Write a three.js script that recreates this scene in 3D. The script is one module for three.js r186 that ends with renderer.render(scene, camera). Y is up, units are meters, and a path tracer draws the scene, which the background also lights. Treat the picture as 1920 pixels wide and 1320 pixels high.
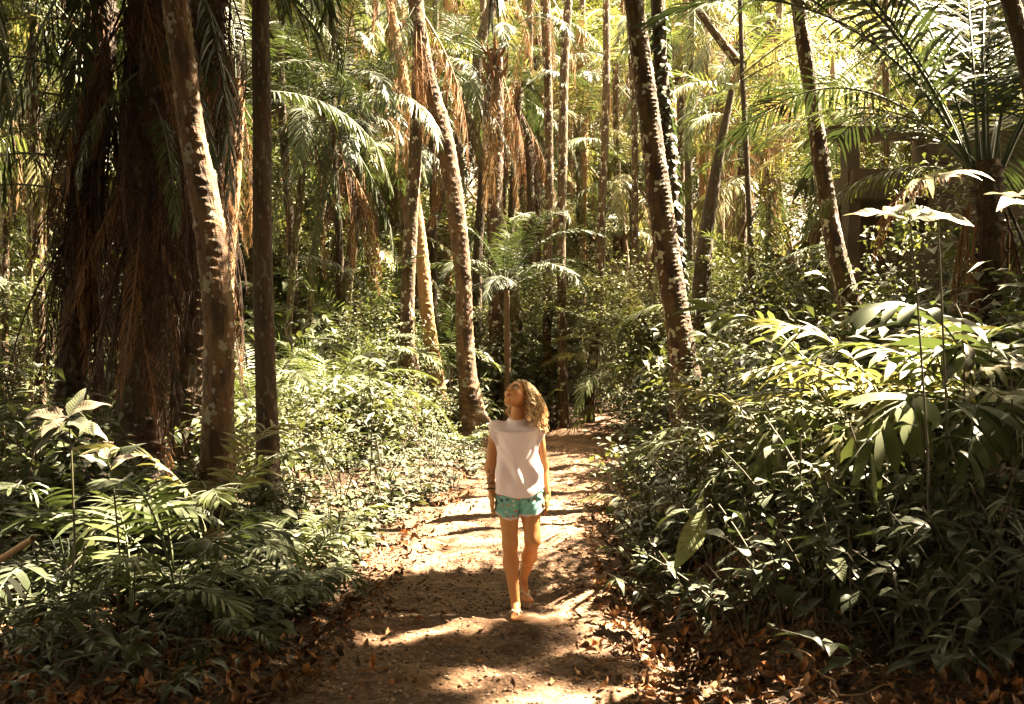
import * as THREE from 'three';
import { mergeGeometries } from 'three/addons/utils/BufferGeometryUtils.js';

// ---------- camera, sky, sun, exposure ----------
const scene = new THREE.Scene();
const F = 1750, CX = 960, HY = 720, EYE = 1.65;           // lens in pixels of the 1920 x 1320 photograph, horizon row, eye height
const camera = new THREE.PerspectiveCamera(2 * Math.atan(660 / F) * 180 / Math.PI, 1920 / 1320, 0.1, 400);
camera.position.set(0, EYE, 0);
camera.lookAt(0, EYE, -10);
camera.setViewOffset(1920, 1320, 0, -60, 1920, 1320);     // lens shift: the camera sees more above the horizon than below
const renderer = new THREE.WebGLRenderer({ antialias: true });
renderer.setSize(1024, 704);
renderer.toneMapping = THREE.LinearToneMapping;
renderer.toneMappingExposure = 24.5;
renderer.shadowMap.enabled = true;
{
  const W = 256, H = 128, data = new Float32Array(W * H * 4);
  for (let j = 0; j < H; j++) for (let i = 0; i < W; i++) {
    const up = Math.sin(((j + 0.5) / H - 0.5) * Math.PI), k = Math.max(0, up), o = (j * W + i) * 4;
    const c = up < 0 ? [0.16, 0.13, 0.08] : [0.27 - 0.05 * k, 0.222 - 0.04 * k, 0.14 - 0.02 * k];
    data[o] = c[0]; data[o + 1] = c[1]; data[o + 2] = c[2]; data[o + 3] = 1;
  }
  const t = new THREE.DataTexture(data, W, H, THREE.RGBAFormat, THREE.FloatType);
  t.mapping = THREE.EquirectangularReflectionMapping; t.magFilter = THREE.LinearFilter; t.needsUpdate = true;
  scene.background = t; scene.environment = t; scene.environmentIntensity = 1;
}
const SUN = new THREE.Vector3(0.55, 0.8, -0.26).normalize();
const sun = new THREE.DirectionalLight(new THREE.Color().setRGB(1, 0.83, 0.57), 5);
sun.target.position.set(0, 0, -10); sun.position.copy(SUN).multiplyScalar(60).add(sun.target.position);
sun.castShadow = true; sun.shadow.mapSize.set(4096, 4096);
Object.assign(sun.shadow.camera, { left: -30, right: 30, top: 30, bottom: -30, near: 1, far: 150 });
scene.add(sun, sun.target);

// ---------- helpers ----------
const V = (x, y, z) => new THREE.Vector3(x, y, z), { lerp, clamp, smoothstep: sst } = THREE.MathUtils, R = Math.PI / 180, TAU = Math.PI * 2;
function rng(s) { s = (s * 2654435761) >>> 0; return () => { s = (s + 0x6d2b79f5) >>> 0; let t = Math.imul(s ^ (s >>> 15), 1 | s); t = (t + Math.imul(t ^ (t >>> 7), 61 | t)) ^ t; return ((t ^ (t >>> 14)) >>> 0) / 4294967296; }; }
const hash = (x, y, z) => { let h = Math.imul(x, 374761393) + Math.imul(y, 668265263) + Math.imul(z, 2147483647 ^ 0x5bd1e995); h = Math.imul(h ^ (h >>> 13), 1274126177); return ((h ^ (h >>> 16)) >>> 0) / 4294967296; };
function noise(x, y, z = 0, p = 0) {                       // value noise in 0..1, repeating every p cells when p > 0
  const X = Math.floor(x), Y = Math.floor(y), Z = Math.floor(z), f = (t) => t * t * (3 - 2 * t), u = f(x - X), v = f(y - Y), w = f(z - Z), m = (i) => p ? ((i % p) + p) % p : i;
  const c = (i, j, k) => hash(m(X + i), m(Y + j), Z + k);
  const l = (k) => lerp(lerp(c(0, 0, k), c(1, 0, k), u), lerp(c(0, 1, k), c(1, 1, k), u), v);
  return z === Z ? l(0) : lerp(l(0), l(1), w);
}
const fbm = (x, y, z = 0, o = 4, p = 0) => { let s = 0, a = 0.5, n = 0; for (let i = 0; i < o; i++) { s += a * noise(x, y, z + i * 7, p); n += a; x *= 2; y *= 2; p *= 2; a *= 0.5; } return s / n; };
const used = {};
const numbered = (n) => { const k = used[n] = (used[n] ?? -1) + 1; return k ? n + '_' + String(k).padStart(3, '0') : n; };
function thing(name, label, category, pos = [0, 0, 0], group) {
  const o = new THREE.Group(); o.name = numbered(name); o.position.set(...pos); o.userData = { label, category };
  if (group) o.userData.group = group;
  scene.add(o); return o;
}
function part(name, geo, mat, parent, kind) {
  const m = new THREE.Mesh(geo, mat); m.name = name; m.castShadow = m.receiveShadow = true;
  if (kind) m.userData.kind = kind;
  parent.add(m); return m;
}
const at = (px, py, d) => V((px - CX) / F * d, EYE + (HY - py) / F * d, -d);
function curve(table) {                                    // piecewise smooth table lookup
  return (t) => { if (t <= table[0][0]) return table[0][1]; for (let i = 1; i < table.length; i++) if (t <= table[i][0]) { const [a, b] = table[i - 1], [c, e] = table[i], k = (t - a) / (c - a); return lerp(b, e, k * k * (3 - 2 * k) * 0.5 + k * 0.5); } return table.at(-1)[1]; };
}
// ---------- the lie of the land ----------
const pathX = curve([[-6, -0.5], [0, -0.35], [4.8, -0.2], [6.6, -0.15], [10, -0.05], [13, 0.3], [16, 0.8], [20, 1.45], [24, 2.6], [30, 5.5], [36, 9]]);
const pathW = curve([[0, 1.15], [4.8, 1.1], [6.6, 1.05], [10, 1.12], [13, 1.12], [16, 1.05], [20, 0.95], [30, 0.9]]);
function G(x, z) {
  const d = -z, e = x - pathX(d), s = Math.abs(e) - pathW(d);
  let h = d < 8 ? 0 : d < 20 ? 0.0031 * (d - 8) ** 2 : 0.4464 + 0.0744 * (d - 20);
  const fade = (1 - 0.45 * sst(d, 13, 22)) * lerp(0.3, 1, sst(d, 4.6, 7.2));
  if (e > 0) h += fade * (0.6 * sst(s, 0.15, 1.1) + 0.2 * Math.max(0, s - 0.8));
  else h += 0.16 * sst(s, 0, 1.4) + 0.06 * Math.max(0, s - 1.2);
  h += (fbm(x * 0.7 + 3, z * 0.7, 1, 3) - 0.5) * 0.16 * sst(s, -0.6, 1.2) + (noise(x * 3, z * 3, 5) - 0.5) * 0.04;
  return h;
}
function onGround(px, py) {                                // where the line of sight through a pixel meets the land
  for (let d = 3.5; d < 60; d += 0.02) { const p = at(px, py, d); if (p.y <= G(p.x, p.z)) return p.setY(G(p.x, p.z)); }
  return at(px, py, 60);
}
const footAt = (px, d) => { const x = (px - CX) / F * d; return V(x, G(x, -d), -d); };

// ---------- geometry collector ----------
class MB {
  constructor() { this.p = []; this.n = []; this.u = []; this.c = []; this.i = []; this.tint = null; }
  v(x, y, z, nx, ny, nz, u = 0, w = 0) { this.p.push(x, y, z); this.n.push(nx, ny, nz); this.u.push(u, w); if (this.tint) this.c.push(...this.tint); return this.p.length / 3 - 1; }
  t(a, b, c) { this.i.push(a, b, c); }
  geo(smooth = false) {
    const g = new THREE.BufferGeometry();
    g.setAttribute('position', new THREE.Float32BufferAttribute(this.p, 3)); g.setAttribute('normal', new THREE.Float32BufferAttribute(this.n, 3)); g.setAttribute('uv', new THREE.Float32BufferAttribute(this.u, 2));
    if (this.c.length) g.setAttribute('color', new THREE.Float32BufferAttribute(this.c, 3));
    g.setIndex(this.i); if (smooth) g.computeVertexNormals();
    return g;
  }
  tube(pts, rad, sides = 5, uvs = 1) {                     // pts: Vector3[], rad: number[] or fn(k)
    let s = 0, base = this.p.length / 3, n = pts.length, ref = V(0, 0, 1);
    for (let k = 0; k < n; k++) {
      const t = pts[Math.min(k + 1, n - 1)].clone().sub(pts[Math.max(k - 1, 0)]).normalize();
      if (k) s += pts[k].distanceTo(pts[k - 1]);
      let a = ref.clone().addScaledVector(t, -ref.dot(t)); if (a.lengthSq() < 1e-4) a = V(1, 0, 0).addScaledVector(t, -t.x); a.normalize(); ref = a.clone();
      const b = t.clone().cross(a), r = typeof rad === 'function' ? rad(k, s) : rad[k];
      for (let j = 0; j <= sides; j++) { const q = j / sides * TAU, c = Math.cos(q), d = Math.sin(q), nx = a.x * c + b.x * d, ny = a.y * c + b.y * d, nz = a.z * c + b.z * d, rr = Array.isArray(r) ? r[j] : r; this.v(pts[k].x + nx * rr, pts[k].y + ny * rr, pts[k].z + nz * rr, nx, ny, nz, j / sides * uvs, s); }
    }
    const w = sides + 1;
    for (let k = 0; k < n - 1; k++) for (let j = 0; j < sides; j++) { const a = base + k * w + j; this.t(a, a + 1, a + w); this.t(a + 1, a + w + 1, a + w); }
    return this;
  }
  blade(base, dir, wide, len, width, sag, segs = 3, fold = 0, shape = 0.55) {   // a narrow leaflet that bends downwards
    const o = this.p.length / 3, nrm = dir.clone().cross(wide).normalize(), up = nrm.y >= 0; if (!up) nrm.negate();
    const p = base.clone(), d = dir.clone(), q = V(0, 0, 0);
    for (let k = 0; k <= segs; k++) {
      const t = k / segs, w = width * 0.5 * (k === segs ? 0.04 : t < shape ? lerp(0.45, 1, t / shape) : Math.sqrt(Math.max(0, 1 - ((t - shape) / (1 - shape)) ** 2)));
      q.copy(d).cross(wide).normalize(); if (q.dot(nrm) < 0) q.negate();
      this.v(p.x - wide.x * w, p.y - wide.y * w + fold * w, p.z - wide.z * w, q.x, q.y, q.z, 0, t); this.v(p.x + wide.x * w, p.y + wide.y * w + fold * w, p.z + wide.z * w, q.x, q.y, q.z, 1, t);
      if (k < segs) { d.y -= sag / segs; d.normalize(); p.addScaledVector(d, len / segs); }
    }
    for (let k = 0; k < segs; k++) { const a = o + k * 2; if (up) { this.t(a, a + 2, a + 1); this.t(a + 1, a + 2, a + 3); } else { this.t(a, a + 1, a + 2); this.t(a + 1, a + 3, a + 2); } }
  }
}
// ---------- computed textures ----------
function tex(w, h, f, srgb = true) {
  const a = new Uint8Array(w * h * 4);
  for (let j = 0; j < h; j++) for (let i = 0; i < w; i++) { const c = f(i / w, j / h), o = (j * w + i) * 4; for (let k = 0; k < 3; k++) { let x = clamp(Array.isArray(c) ? c[k] : c, 0, 1); if (srgb) x = x <= 0.0031308 ? x * 12.92 : 1.055 * x ** (1 / 2.4) - 0.055; a[o + k] = x * 255; } a[o + 3] = 255; }
  const t = new THREE.DataTexture(a, w, h); t.wrapS = t.wrapT = THREE.RepeatWrapping; t.magFilter = THREE.LinearFilter; t.colorSpace = srgb ? THREE.SRGBColorSpace : THREE.NoColorSpace; t.needsUpdate = true;
  return t;
}
const mix3 = (a, b, k) => [lerp(a[0], b[0], k), lerp(a[1], b[1], k), lerp(a[2], b[2], k)];
const rgb = (c) => new THREE.Color().setRGB(...c);
function leafMat(c, { through = 0.3, gloss = 0.55, vc = false, map = null, bump = null } = {}) {
  return new THREE.MeshPhysicalMaterial({ color: rgb(c), roughness: 0.95, transmission: through, thickness: 0, clearcoat: gloss, clearcoatRoughness: 0.38, side: THREE.DoubleSide, vertexColors: vc, map, bumpMap: bump, bumpScale: bump ? 0.004 : 1, specularIntensity: 0.5 });
}
const leafTex = tex(128, 256, (u, v) => {                   // veins of a broad leaf: u across, v along
  const a = Math.abs(u - 0.5) * 2, q = (v * 11 - a * 1.7), f = Math.abs((q % 1 + 1) % 1 - 0.5) * 2, vein = Math.max(sst(f, 0.86, 1), 1 - sst(a, 0.03, 0.09)), n = fbm(u * 8, v * 16, 2, 4, 8);
  const spot = sst(fbm(u * 9, v * 14, 12, 3, 9), 0.66, 0.74), edge = sst(a + 0.35 * fbm(u * 6, v * 12, 21, 3, 6), 1.12, 1.22); return mix3(mix3([0.72 + 0.5 * n - 0.15, 0.72 + 0.45 * n - 0.12, 0.72 + 0.3 * n - 0.1].map((x) => x * 0.82), [1, 1, 0.8], vein * 0.45), [0.9, 0.45, 0.25], 0.6 * spot + 0.5 * edge);
});
const leafBump = tex(128, 256, (u, v) => { const a = Math.abs(u - 0.5) * 2, q = v * 11 - a * 1.7, f = Math.abs((q % 1 + 1) % 1 - 0.5) * 2; return 0.75 - 0.6 * sst(f, 0.55, 1) - 0.3 * (1 - sst(a, 0.02, 0.12)); }, false);
const barkTex = (base, dark, light, lichen, moss, seed) => tex(512, 512, (u, v) => {
  const f = fbm(u * 24, v * 6, seed, 4, 6), g = fbm(u * 5, v * 5, seed + 20, 4, 5), h = fbm(u * 9, v * 34, seed + 40, 3, 1) ;
  let c = mix3(dark, base, sst(f * 0.7 + g * 0.3, 0.3, 0.62)); c = mix3(c, light, sst(h, 0.55, 0.8) * 0.6);
  const s = fbm(u * 14, v * 14, seed + 60, 3, 14), big = fbm(u * 3, v * 3, seed + 80, 3, 3);
  c = mix3(c, [0.5, 0.5, 0.4], lichen * sst(s, 0.66, 0.74)); c = mix3(c, [0.09, 0.11, 0.025], moss * sst(big, 0.42, 0.68));
  return c;
});
const barkBump = tex(512, 512, (u, v) => 0.6 * fbm(u * 28, v * 8, 3, 4, 4) + 0.4 * fbm(u * 10, v * 40, 9, 3, 2), false);
const barkMat = (t, r = 0.9) => { t.repeat.set(1, 0.8); return new THREE.MeshStandardMaterial({ map: t, bumpMap: barkBump, bumpScale: 0.03, roughness: r }); };
const BARK = {
  ring: barkMat(barkTex([0.095, 0.048, 0.02], [0.034, 0.016, 0.007], [0.16, 0.088, 0.038], 0.3, 0.3, 1)),
  gold: barkMat(barkTex([0.2, 0.1, 0.038], [0.09, 0.04, 0.014], [0.3, 0.175, 0.075], 0.15, 0.1, 2)),
  brown: barkMat(barkTex([0.075, 0.038, 0.016], [0.028, 0.013, 0.006], [0.125, 0.07, 0.032], 0.7, 0.12, 3)),
  dark: barkMat(barkTex([0.042, 0.02, 0.009], [0.016, 0.008, 0.004], [0.07, 0.036, 0.015], 0.1, 0.08, 4)),
  moss: barkMat(barkTex([0.085, 0.055, 0.022], [0.04, 0.023, 0.009], [0.13, 0.09, 0.04], 0.45, 0.4, 5)),
};
const M = {
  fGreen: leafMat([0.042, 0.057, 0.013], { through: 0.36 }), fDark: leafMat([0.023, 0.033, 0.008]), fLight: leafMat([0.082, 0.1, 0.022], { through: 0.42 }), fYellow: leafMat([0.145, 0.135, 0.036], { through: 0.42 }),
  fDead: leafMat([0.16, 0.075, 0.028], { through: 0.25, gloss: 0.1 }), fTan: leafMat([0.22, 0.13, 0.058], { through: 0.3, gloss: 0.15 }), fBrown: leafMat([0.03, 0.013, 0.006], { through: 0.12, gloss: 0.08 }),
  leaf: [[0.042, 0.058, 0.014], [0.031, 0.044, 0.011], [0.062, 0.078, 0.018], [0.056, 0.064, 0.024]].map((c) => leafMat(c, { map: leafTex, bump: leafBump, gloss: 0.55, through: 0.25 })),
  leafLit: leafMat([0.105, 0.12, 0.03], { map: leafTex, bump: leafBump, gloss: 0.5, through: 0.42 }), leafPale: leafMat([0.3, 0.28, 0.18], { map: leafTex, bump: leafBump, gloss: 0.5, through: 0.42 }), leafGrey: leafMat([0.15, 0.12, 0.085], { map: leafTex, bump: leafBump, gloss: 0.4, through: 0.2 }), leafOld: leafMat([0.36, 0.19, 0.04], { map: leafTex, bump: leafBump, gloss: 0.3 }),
  bush: leafMat([1, 1, 1], { vc: true, gloss: 0.42, through: 0.42 }),
  cover: leafMat([1, 1, 1], { vc: true, gloss: 0.25, through: 0.35 }),
  stem: new THREE.MeshStandardMaterial({ color: rgb([0.04, 0.034, 0.014]), roughness: 0.7 }), woody: new THREE.MeshStandardMaterial({ color: rgb([0.09, 0.055, 0.028]), roughness: 0.85 }), twig: new THREE.MeshStandardMaterial({ color: rgb([0.26, 0.16, 0.08]), roughness: 0.8 }),
  dry: [[0.3, 0.13, 0.035], [0.22, 0.11, 0.045], [0.36, 0.2, 0.08], [0.4, 0.17, 0.03]].map((c) => leafMat(c, { gloss: 0.2, through: 0.12, map: leafTex, bump: leafBump })),
};
// ---------- kinds of foliage ----------
// A feather frond: the stalk starts at the origin, leaves along +z and bends down; leaflets stand on both sides.
function frondGeo({ len = 3.4, rise = 50, bend = 80, leaf = 0.5, n = 60, wide = 0.028, sag = 0.6, lift = 0.25, bare = 0.16, seed = 1, segs = 3, ragged = 0.1, stalk = 0.018, twist = 0 }) {
  const r = rng(seed), m = new MB(), pts = [], K = 18; let p = V(0, 0, 0);
  for (let k = 0; k <= K; k++) { pts.push(p.clone()); const e = (rise - bend * ((k + 0.5) / K) ** 1.35) * R, s = twist * Math.sin(k / K * 2.4); p.add(V(Math.sin(s) * Math.cos(e), Math.sin(e), Math.cos(s) * Math.cos(e)).multiplyScalar(len / K)); }
  m.tube(pts, (k) => lerp(stalk, 0.004, k / K), 4);
  const T = V(0, 0, 0), side = V(0, 0, 0), up = V(0, 0, 0), q = V(0, 0, 0);
  for (let i = 0; i < n; i++) for (const s of [-1, 1]) {
    if (r() < ragged) continue;
    const t = bare + (1 - bare) * (i + r() * 0.6) / n, f = Math.min(t * K, K - 0.001), k = Math.floor(f);
    q.copy(pts[k]).lerp(pts[k + 1], f - k); T.copy(pts[k + 1]).sub(pts[k]).normalize();
    side.set(s, 0, 0); up.copy(T).cross(V(1, 0, 0)).multiplyScalar(-1); if (up.y < 0) up.negate();
    const a = lerp(0.35, 1.15, t ** 1.5) + (r() - 0.5) * 0.35, l = lift + (r() - 0.5) * 0.5;
    const dir = V(0, 0, 0).addScaledVector(side, Math.cos(a)).addScaledVector(T, Math.sin(a)).addScaledVector(up, l).normalize();
    const w = T.clone().addScaledVector(dir, -T.dot(dir)).addScaledVector(up, (r() - 0.5) * 0.7).normalize(); w.addScaledVector(dir, -w.dot(dir)).normalize();
    const L = leaf * (0.35 + 0.65 * Math.sin(Math.PI * clamp(0.12 + t * 0.8, 0, 1))) * (0.8 + 0.35 * r());
    m.blade(q, dir, w, L, wide * (0.8 + 0.4 * r()), sag * (0.6 + 0.8 * r()), segs);
  }
  return m.geo();
}
const FR = { up: [], mid: [], low: [], hang: [], dead: [], fern: [], broad: [] };
for (let k = 0; k < 4; k++) {
  FR.up.push(frondGeo({ rise: 80 - k * 4, bend: 62 + k * 10, seed: 10 + k, leaf: 0.5, n: 70, twist: 0.3 * (k - 1.5) }));
  FR.mid.push(frondGeo({ rise: 55 - k * 5, bend: 88 + k * 8, seed: 20 + k, sag: 0.8, leaf: 0.52, n: 70, twist: 0.25 * (k - 1.5) }));
  FR.low.push(frondGeo({ rise: 22 - k * 8, bend: 78 + k * 6, seed: 30 + k, sag: 1.1, leaf: 0.55, n: 70, lift: 0.1, twist: 0.2 * (k - 1.5) }));
  FR.hang.push(frondGeo({ rise: -32 - k * 10, bend: 50 - k * 6, seed: 40 + k, sag: 1.4, leaf: 0.5, n: 64, lift: -0.1, ragged: 0.25 }));
  FR.dead.push(frondGeo({ rise: -58 - k * 7, bend: 34 - k * 6, seed: 50 + k, sag: 2.2, leaf: 0.5, n: 56, lift: -0.3, ragged: 0.3, wide: 0.018, stalk: 0.022, twist: 0.25 * (k - 1.5) }));
  FR.fern.push(frondGeo({ len: 1.0, rise: 74 - k * 13, bend: 78 + k * 12, seed: 60 + k, leaf: 0.26, n: 17, wide: 0.03, sag: 0.7, segs: 4, bare: 0.3, ragged: 0.04, stalk: 0.008, lift: 0.15 }));
  FR.broad.push(frondGeo({ len: 1.1, rise: 68 - k * 14, bend: 85 + k * 10, seed: 70 + k, leaf: 0.34, n: 11, wide: 0.055, sag: 0.9, segs: 5, bare: 0.35, ragged: 0.02, stalk: 0.009, lift: 0.2 }));
}
// Sun lanes: places the photograph shows in sunlight; crowns overhead leave these lanes open.
const lanes = [];
const lane = (p, r) => lanes.push({ p, r });
const shades = (p, m = 0, near = false) => lanes.some(({ p: q, r }) => { if (near && q.z < -13.5) return false; const v = p.clone().sub(q), t = v.dot(SUN); return t > 1.5 && v.addScaledVector(SUN, -t).length() < r + (r < 0.4 ? Math.min(m, r * 1.3) : m); });
const tmpE = new THREE.Euler();
function frond(parent, kind, k, mat, pos, turn, size, roll = 0, name = 'frond', tilt = 0, keep = false) {
  const g = FR[kind][k % FR[kind].length], e = tmpE.set(tilt, turn, roll, 'YXZ'), q = new THREE.Quaternion().setFromEuler(e);
  const world = (z, y) => V(0, y, z).multiplyScalar(size).applyQuaternion(q).add(V(...pos)).add(parent.position);
  if (!keep && lanes.length && parent.position.y + pos[1] > 3.6) { const a = g.attributes.position; for (const f of [0.15, 0.3, 0.45, 0.6, 0.75, 0.9, 1]) { const i = Math.floor((a.count - 1) * f * 0.999); const w = V(a.getX(i), a.getY(i), a.getZ(i)).multiplyScalar(size).applyQuaternion(q).add(V(...pos)).add(parent.position); if (shades(w, 0.15, w.y < 1.5 - 0.41 * w.z)) return null; } }
  const m = part(name, g, mat, parent); m.position.set(...pos); m.quaternion.copy(q); m.scale.setScalar(size);
  return m;
}
// Broad leaves, 1 m long along +z, base at the origin, seen side up.
function leafGeo(ratio, seed, { tip = 1.4, droop = 0.35, fold = 0.25, wave = 0.03, nu = 4, nv = 8, stalk = 0.12 } = {}) {
  const r = rng(seed), m = new MB(), ph = r() * 6, tw = (r() - 0.5) * 0.5; let y = 0, z = 0, e = 0.25;
  for (let j = 0; j <= nv; j++) {
    const t = j / nv, u0 = clamp((t - stalk) / (1 - stalk), 0, 1), w = t <= stalk ? 0.008 : Math.max(0.004, ratio * 0.5 * Math.sin(Math.PI * u0 ** 0.75) ** 0.8 * (1 - 0.35 * u0 ** tip));
    for (let i = 0; i <= nu; i++) { const s = i / nu * 2 - 1, a = tw * t; const x = s * w, h = Math.abs(s) * w * fold + Math.sin(t * 11 + ph + s * 2) * wave * Math.abs(s) * w * 4; m.v(x * Math.cos(a) - h * Math.sin(a), y + h * Math.cos(a) + x * Math.sin(a), z, 0, 1, 0, i / nu, u0); }
    y += Math.sin(e) / nv; z += Math.cos(e) / nv; e -= droop * 2.2 / nv * (0.5 + t);
  }
  for (let j = 0; j < nv; j++) for (let i = 0; i < nu; i++) { const a = j * (nu + 1) + i; m.t(a, a + nu + 1, a + 1); m.t(a + 1, a + nu + 1, a + nu + 2); }
  return m.geo(true);
}
const LF = { oval: [], lance: [], big: [], paddle: [], small: [] };
for (let k = 0; k < 4; k++) {
  LF.oval.push(leafGeo(0.44, 100 + k, { droop: 0.3 + k * 0.15 })); LF.lance.push(leafGeo(0.24, 110 + k, { droop: 0.4 + k * 0.18 }));
  LF.big.push(leafGeo(0.4, 120 + k, { droop: 0.2 + k * 0.14, fold: 0.18, wave: 0.06, nu: 6, nv: 12 })); LF.paddle.push(leafGeo(0.34, 130 + k, { droop: 0.6 + 0.15 * k, nu: 6, nv: 12, stalk: 0.2 }));
}
const dryLeaf = [0, 1, 2, 3].map((k) => leafGeo(0.42, 140 + k, { droop: [-0.5, 0.7, -0.9, 0.35][k], fold: [0.7, -0.3, 0.5, 0.9][k], wave: 0.12, stalk: 0.08 }));
// A mass of small leaves within an ellipsoid, in sprays, each leaf folded along its midrib.
function clump({ n = 900, r = [1, 1, 1], leaf = 0.09, ratio = 0.5, seed = 1, per = 16, spray = 0.26, tint = [0.047, 0.061, 0.014], flat = 0.5, hollow = 0.3, var_ = 0.5, warm = 0.5 }) {
  const q = rng(seed), m = new MB(), A = V(0, 0, 0), D = V(0, 0, 0), W = V(0, 0, 0), N = V(0, 0, 0), c = V(0, 0, 0);
  for (let s = 0; s < n / per; s++) {
    const a = q() * TAU, u = q() * 2 - 1, h = Math.sqrt(1 - u * u), k = lerp(hollow, 1, q() ** 0.6) * (0.75 + 0.5 * noise(Math.cos(a) * 2 + 5, u * 2 + 5, seed));
    c.set(h * Math.cos(a) * r[0] * k, u * r[1] * k, h * Math.sin(a) * r[2] * k);
    const shade = 0.65 + var_ * q(), yel = q() * warm;
    for (let i = 0; i < per; i++) {
      A.set(q() - 0.5, (q() - 0.5) * 0.7, q() - 0.5).multiplyScalar(2 * spray).add(c);
      const b = q() * TAU; D.set(Math.cos(b), (q() - 0.62) * 1.0, Math.sin(b)).normalize(); N.set((q() - 0.5) * 1.6 * (1 - flat) + 0.2 * (q() - 0.5), 1, (q() - 0.5) * 1.6 * (1 - flat) + 0.2 * (q() - 0.5)); W.copy(D).cross(N).normalize(); N.copy(W).cross(D).normalize();
      const L = leaf * (0.65 + 0.7 * q()), w = L * ratio * 0.5, f = shade * (0.8 + 0.4 * q());
      m.tint = [tint[0] * f * (1 + 0.7 * yel), tint[1] * f * (1 + 0.25 * yel), tint[2] * f];
      const P = (al, ac, up) => m.v(A.x + D.x * al + W.x * ac + N.x * up, A.y + D.y * al + W.y * ac + N.y * up, A.z + D.z * al + W.z * ac + N.z * up, N.x - W.x * ac / L, N.y - W.y * ac / L, N.z - W.z * ac / L);
      const b0 = P(0, 0, 0), l = P(L * 0.45, -w, w * 0.3), ri = P(L * 0.45, w, w * 0.3), mid = P(L * 0.5, 0, 0), tp = P(L, 0, -L * 0.15);
      m.t(b0, mid, l); m.t(b0, ri, mid); m.t(l, mid, tp); m.t(mid, ri, tp);
    }
  }
  return m.geo();
}
const CL = {
  bush: [0, 1, 2, 3].map((k) => clump({ n: 950, r: [1, 0.85, 1], leaf: 0.2, ratio: 0.46, seed: 200 + k, per: 8, spray: 0.24, var_: 0.8 })),
  narrow: [0, 1].map((k) => clump({ n: 1000, r: [1, 0.85, 1], leaf: 0.26, ratio: 0.24, seed: 210 + k, per: 9, spray: 0.22, flat: 0.3, tint: [0.043, 0.057, 0.013] })),
  fine: [0, 1, 2].map((k) => clump({ n: 3000, r: [1, 1, 1], leaf: 0.075, seed: 220 + k, per: 20, spray: 0.17, tint: [0.06, 0.074, 0.016] })),
  tree: [0, 1, 2, 3].map((k) => clump({ n: 3600, r: [1, 1, 1], leaf: 0.085, seed: 230 + k, per: 24, spray: 0.16, hollow: 0.1, tint: [0.084, 0.097, 0.02] })),
};
const upTube = (pts, r0, r1, sides = 6) => new MB().tube(pts, (k) => lerp(r0, r1, k / (pts.length - 1)), sides);

// ---------- palms ----------
function trunkGeo(pts, rad, { step = 0.1, amp = 0.09, jag = 0.06, sides = 18, seed = 1, sub = 4, flare = 0.4 }) {
  step *= 0.75; amp *= 0.5; jag *= 0.6;
  const c = new THREE.CatmullRomCurve3(pts), L = c.getLength(), n = Math.ceil(L / (step / sub)), P = c.getSpacedPoints(n), m = new MB();
  const wob = Array.from({ length: sides + 1 }, (_, j) => j % sides);
  m.tube(P, (k, s) => {
    const f = k / n, R0 = rad(f), fl = 1 + flare * Math.exp(-s / 0.35);
    return wob.map((j) => { const a = j / sides * TAU, w = noise(Math.cos(a) * 1.5 + 9, Math.sin(a) * 1.5 + 9, s * 1.2 + seed), ring = (s / step + w * 2.2 + 1.4 * noise(s * 2.3, seed)) % 1, st = noise(j * 0.7, Math.floor(s / step + w * 2.2 + 1.4 * noise(s * 2.3, seed)), seed);
      return R0 * fl * (1 + amp * (ring ** 3 - 0.3) * (0.4 + 1.2 * st) + jag * (st > 0.6 ? ring ** 2 : 0) + 0.12 * (w - 0.5) + 0.05 * (noise(j * 1.7, s * 14, seed) - 0.5)); });
  }, sides, Math.max(1, Math.round(rad(0.3) * TAU)));
  return m.geo(true);
}
// pts: [px, py, width px] from top to base at depth d. ext: metres of trunk above the last point. crown: fronds.
function palm({ name = 'palm_tree', label, pts, d, lean = 0, ext = 0, bark = 'brown', step = 0.1, amp = 0.09, jag = 0.06, seed = 1, crown = {}, foot = true, flare = 0.4, group, category = 'palm tree' }) {
  const r = rng(seed * 13 + 5), P = pts.map(([x, y, w], i) => { const dd = d + lean * (1 - i / (pts.length - 1)); return { p: at(x, y, dd), w: w / F * dd / 2 }; });
  if (foot) { const l = P.at(-1), prev = P.at(-2), dir = l.p.clone().sub(prev.p).normalize(), g0 = G(l.p.x, l.p.z); if (l.p.y > g0) { const k = Math.min(1, (l.p.y - g0) / -Math.min(dir.y, -0.3)), b = l.p.clone().addScaledVector(V(dir.x * 0.5, 0, dir.z * 0.5), k); b.y = G(b.x, b.z) - 0.1; P.push({ p: b, w: l.w * 1.08 }); } }
  if (ext) { const dir = P[0].p.clone().sub(P[1].p).normalize(), a = P[0]; for (const k of [0.5, 1]) P.unshift({ p: a.p.clone().add(V(dir.x * 0.6, Math.max(0.6, dir.y), dir.z * 0.6).multiplyScalar(ext * k)), w: a.w * (1 - 0.12 * k) }); }
  P.reverse();
  const b = P[0].p.clone(), o = thing(name, label, category, b.toArray(), group), L = P.map((q) => q.p.clone().sub(b)), top = L.at(-1);
  const lens = [0]; for (let i = 1; i < L.length; i++) lens.push(lens[i - 1] + L[i].distanceTo(L[i - 1]));
  const rad = curve(P.map((q, i) => [lens[i] / lens.at(-1), q.w]));
  part('trunk', trunkGeo(L, rad, { step, amp, jag, seed, flare, sides: d < 13 ? 22 : 14, sub: d < 13 ? 5 : 4 }), BARK[bark], o);
  crownOf(o, top, crown, r, rad(1));
  return o;
}
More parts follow.
